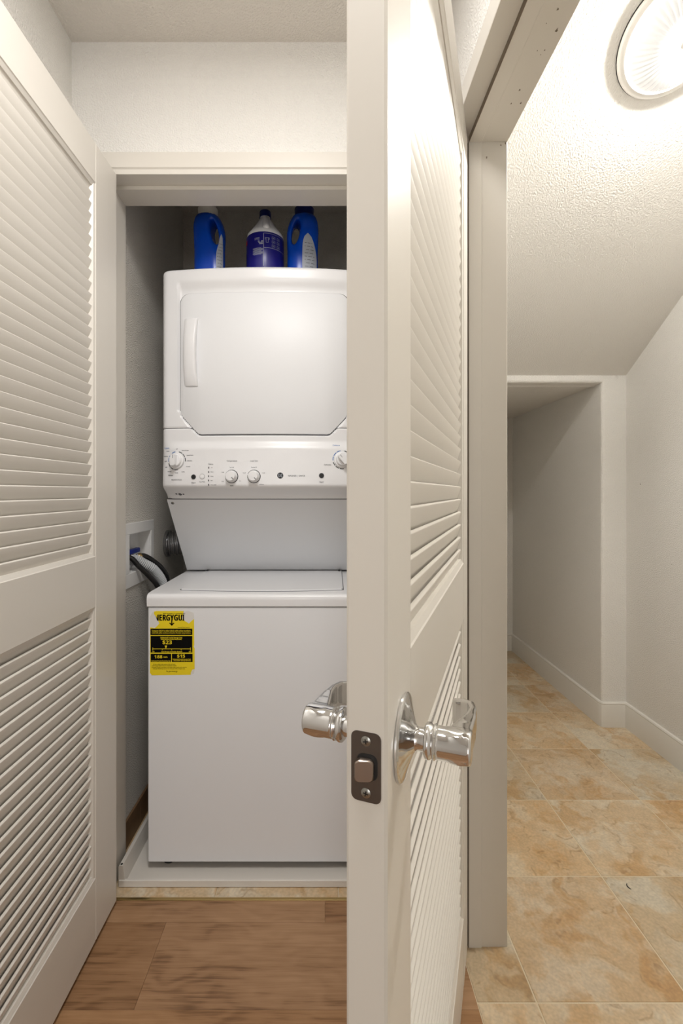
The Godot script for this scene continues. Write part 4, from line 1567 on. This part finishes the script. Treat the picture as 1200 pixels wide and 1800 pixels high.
func bottles() -> void:
	var top := 1.9035
	var jug := func(called: String, label: String, at: Vector3, side: float, turn: float, capm: Material, caph: float, s: float) -> Node3D:
		var o := thing(called, label, "bottle", at, "detergent bottles on the dryer")
		o.basis = Basis(Vector3.UP, turn)
		var m := MB.new()
		m.sdf(func(p: Vector3) -> float: return jug_sdf(p, side), Vector3(-0.064, -0.006, -0.046), Vector3(0.064, 0.243, 0.046), 0.0045, Transform3D(Basis.from_scale(Vector3.ONE * s), Vector3.ZERO))
		part("jug", m, M.blue, o)
		m = MB.new()
		var c := Transform3D(Basis.from_scale(Vector3.ONE * s), Vector3(-side * 0.006, 0.222 * s, 0))
		var pr := [[0.0290, 0.0], [0.0315, 0.002], [0.0322, 0.010], [0.0345, 0.034], [0.0343, 0.0365], [0.0300, 0.0385], [0.0185, 0.0395], [0.0180, 0.0395 + caph], [0.012, 0.042 + caph], [0.001, 0.042 + caph]]
		m.lathe(pr, c, 28, 40.0)
		var cap := part("cap", m, capm, o)
		return o
	var j: Node3D = jug.call("detergent_bottle", "blue detergent bottle with a white cap on the dryer", Vector3(-0.4095, top, -1.665), 1.0, -0.10, M.cap, 0.006, 1.0)
	side_label(j, 0.043, 0.010, 1.0)
	j = jug.call("detergent_bottle", "blue detergent bottle with a blue cap, beside the bleach bottle", Vector3(-0.083, top, -1.665), -1.0, 0.12, M.bluedark, 0.012, 1.0)
	side_label(j, 0.022, 0.026, -1.0)
	# bleach bottle
	var o := thing("bleach_bottle", "white bleach bottle with a dark blue label and cap on the dryer", "bottle", Vector3(-0.214, top, -1.665))
	o.set_meta("own_axes", true)
	var m := MB.new()
	m.lathe([[0.058, 0.0], [0.063, 0.004], [0.065, 0.012], [0.0650, 0.130], [0.0648, 0.150], [0.0625, 0.160], [0.055, 0.170], [0.040, 0.189], [0.028, 0.207], [0.0205, 0.219], [0.0175, 0.224], [0.0175, 0.236]], Transform3D(), 48, 40.0)
	part("jug", m, M.bleach, o)
	m = MB.new()
	m.sdf(func(p: Vector3) -> float:
		var a := Vector3(0.004, 0.220, 0.012)
		var b := Vector3(0.010, 0.168, 0.050)
		var t := clampf((p - a).dot(b - a) / (b - a).length_squared(), 0, 1)
		return p.distance_to(a.lerp(b, t)) - lerpf(0.0105, 0.0125, t), Vector3(-0.02, 0.145, -0.01), Vector3(0.032, 0.24, 0.075), 0.004)
	part("grip", m, M.bleach, o)
	m = MB.new()
	m.lathe([[0.0205, 0.229], [0.0205, 0.247], [0.0190, 0.250], [0.001, 0.251]], Transform3D(), 36, 30.0)
	part("cap", m, M.bluedark, o)
	m = MB.new()
	m.lathe([[0.0655, 0.015], [0.0658, 0.016], [0.0658, 0.146], [0.0655, 0.147]], Transform3D(), 56, 30.0)
	var lb := part("label", m, M.label, o)
	var R := func(mm: MB, a0: float, a1: float, y0: float, y1: float) -> void:
		var st := maxi(1, int(absf(a1 - a0) / 8.0))
		for i in st:
			var b0 := deg_to_rad(lerpf(a0, a1, float(i) / st))
			var b1 := deg_to_rad(lerpf(a0, a1, float(i + 1) / st))
			var q := 0.0662
			mm.quad(Vector3(sin(b0) * q, y0, cos(b0) * q), Vector3(sin(b1) * q, y0, cos(b1) * q), Vector3(sin(b1) * q, y1, cos(b1) * q), Vector3(sin(b0) * q, y1, cos(b0) * q))
	m = MB.new()
	R.call(m, 2, 78, 0.1405, 0.1415); R.call(m, 2, 78, 0.092, 0.0935); R.call(m, 2, 3, 0.03, 0.141)
	for i in 3:
		for k in 2:
			var a := 27.0 + 17 * k
			var y := 0.128 - 0.0135 * i
			R.call(m, a, a + 10, y + 0.004, y + 0.0047); R.call(m, a, a + 10, y - 0.004, y - 0.0033); R.call(m, a, a + 0.8, y - 0.004, y + 0.004); R.call(m, a + 9.4, a + 10.2, y - 0.004, y + 0.004); R.call(m, a + 3, a + 7, y - 0.0008, y + 0.0008)
	# little shirt sign
	R.call(m, 7, 18, 0.126, 0.1268); R.call(m, 9, 9.8, 0.110, 0.126); R.call(m, 15.4, 16.2, 0.110, 0.126); R.call(m, 9, 16, 0.1096, 0.1104); R.call(m, 6, 9.5, 0.1205, 0.1213); R.call(m, 15.8, 19.2, 0.1205, 0.1213); R.call(m, 6, 6.8, 0.1205, 0.126); R.call(m, 18.4, 19.2, 0.1205, 0.1268)
	for i in 3:
		R.call(m, -26, -10, 0.126 - 0.003 * i, 0.127 - 0.003 * i)
	for i in 3:
		R.call(m, -15 + 2 * i, 0, 0.113 - 0.0045 * i, 0.116 - 0.0045 * i)
	for i in 9:
		R.call(m, -32 + (3 if i % 3 == 2 else 0), 0 if i % 4 else -5, 0.091 - 0.0027 * i, 0.0922 - 0.0027 * i)
	part("label_print", m, M.labelgrey, lb)
	m = MB.new()
	R.call(m, -78, -62, 0.118, 0.134)
	part("label_flash", m, M.red, lb)

# curved grey label on a jug's broad face, lying on its surface
func side_label(j: Node3D, cx: float, hw: float, side: float) -> void:
	var m := MB.new()
	var grid := []
	for i in 13:
		var ring := PackedVector3Array()
		var u := i / 12.0
		var y := lerpf(0.02, 0.158, u)
		var w := hw * sqrt(maxf(1.0 - pow((u - 0.30) / 0.70, 2), 0.004))
		var shift := 0.010 * smoothstep(0.4, 1.0, u) * side
		for k in 13:
			var x := clampf(cx * 1.0 + lerpf(-w, w, k / 12.0) + shift * 0.6, -0.052, 0.052)
			var lo := 0.0
			var hi := 0.05
			for it in 14:
				var mid := (lo + hi) / 2
				if jug_sdf(Vector3(x, y, mid), side) < 0: lo = mid
				else: hi = mid
			ring.append(Vector3(x, y, lo + 0.0009))
		grid.append(ring)
	m.loft(grid, false, false, 60.0)
	var l := part("label", m, M.labelgrey, j)
	m = MB.new()
	for i in 9:
		var r0: PackedVector3Array = grid[i + 1]
		for k in range(2, 10):
			if (i * 5 + k * 3) % 4 == 0: continue
			var a := r0[k] + Vector3(0, 0, 0.0004)
			var b := r0[k + 1] + Vector3(0, 0, 0.0004)
			m.quad(a, b, b + Vector3(0, 0.0018, 0), a + Vector3(0, 0.0018, 0))
	part("label_print", m, M.print, l)
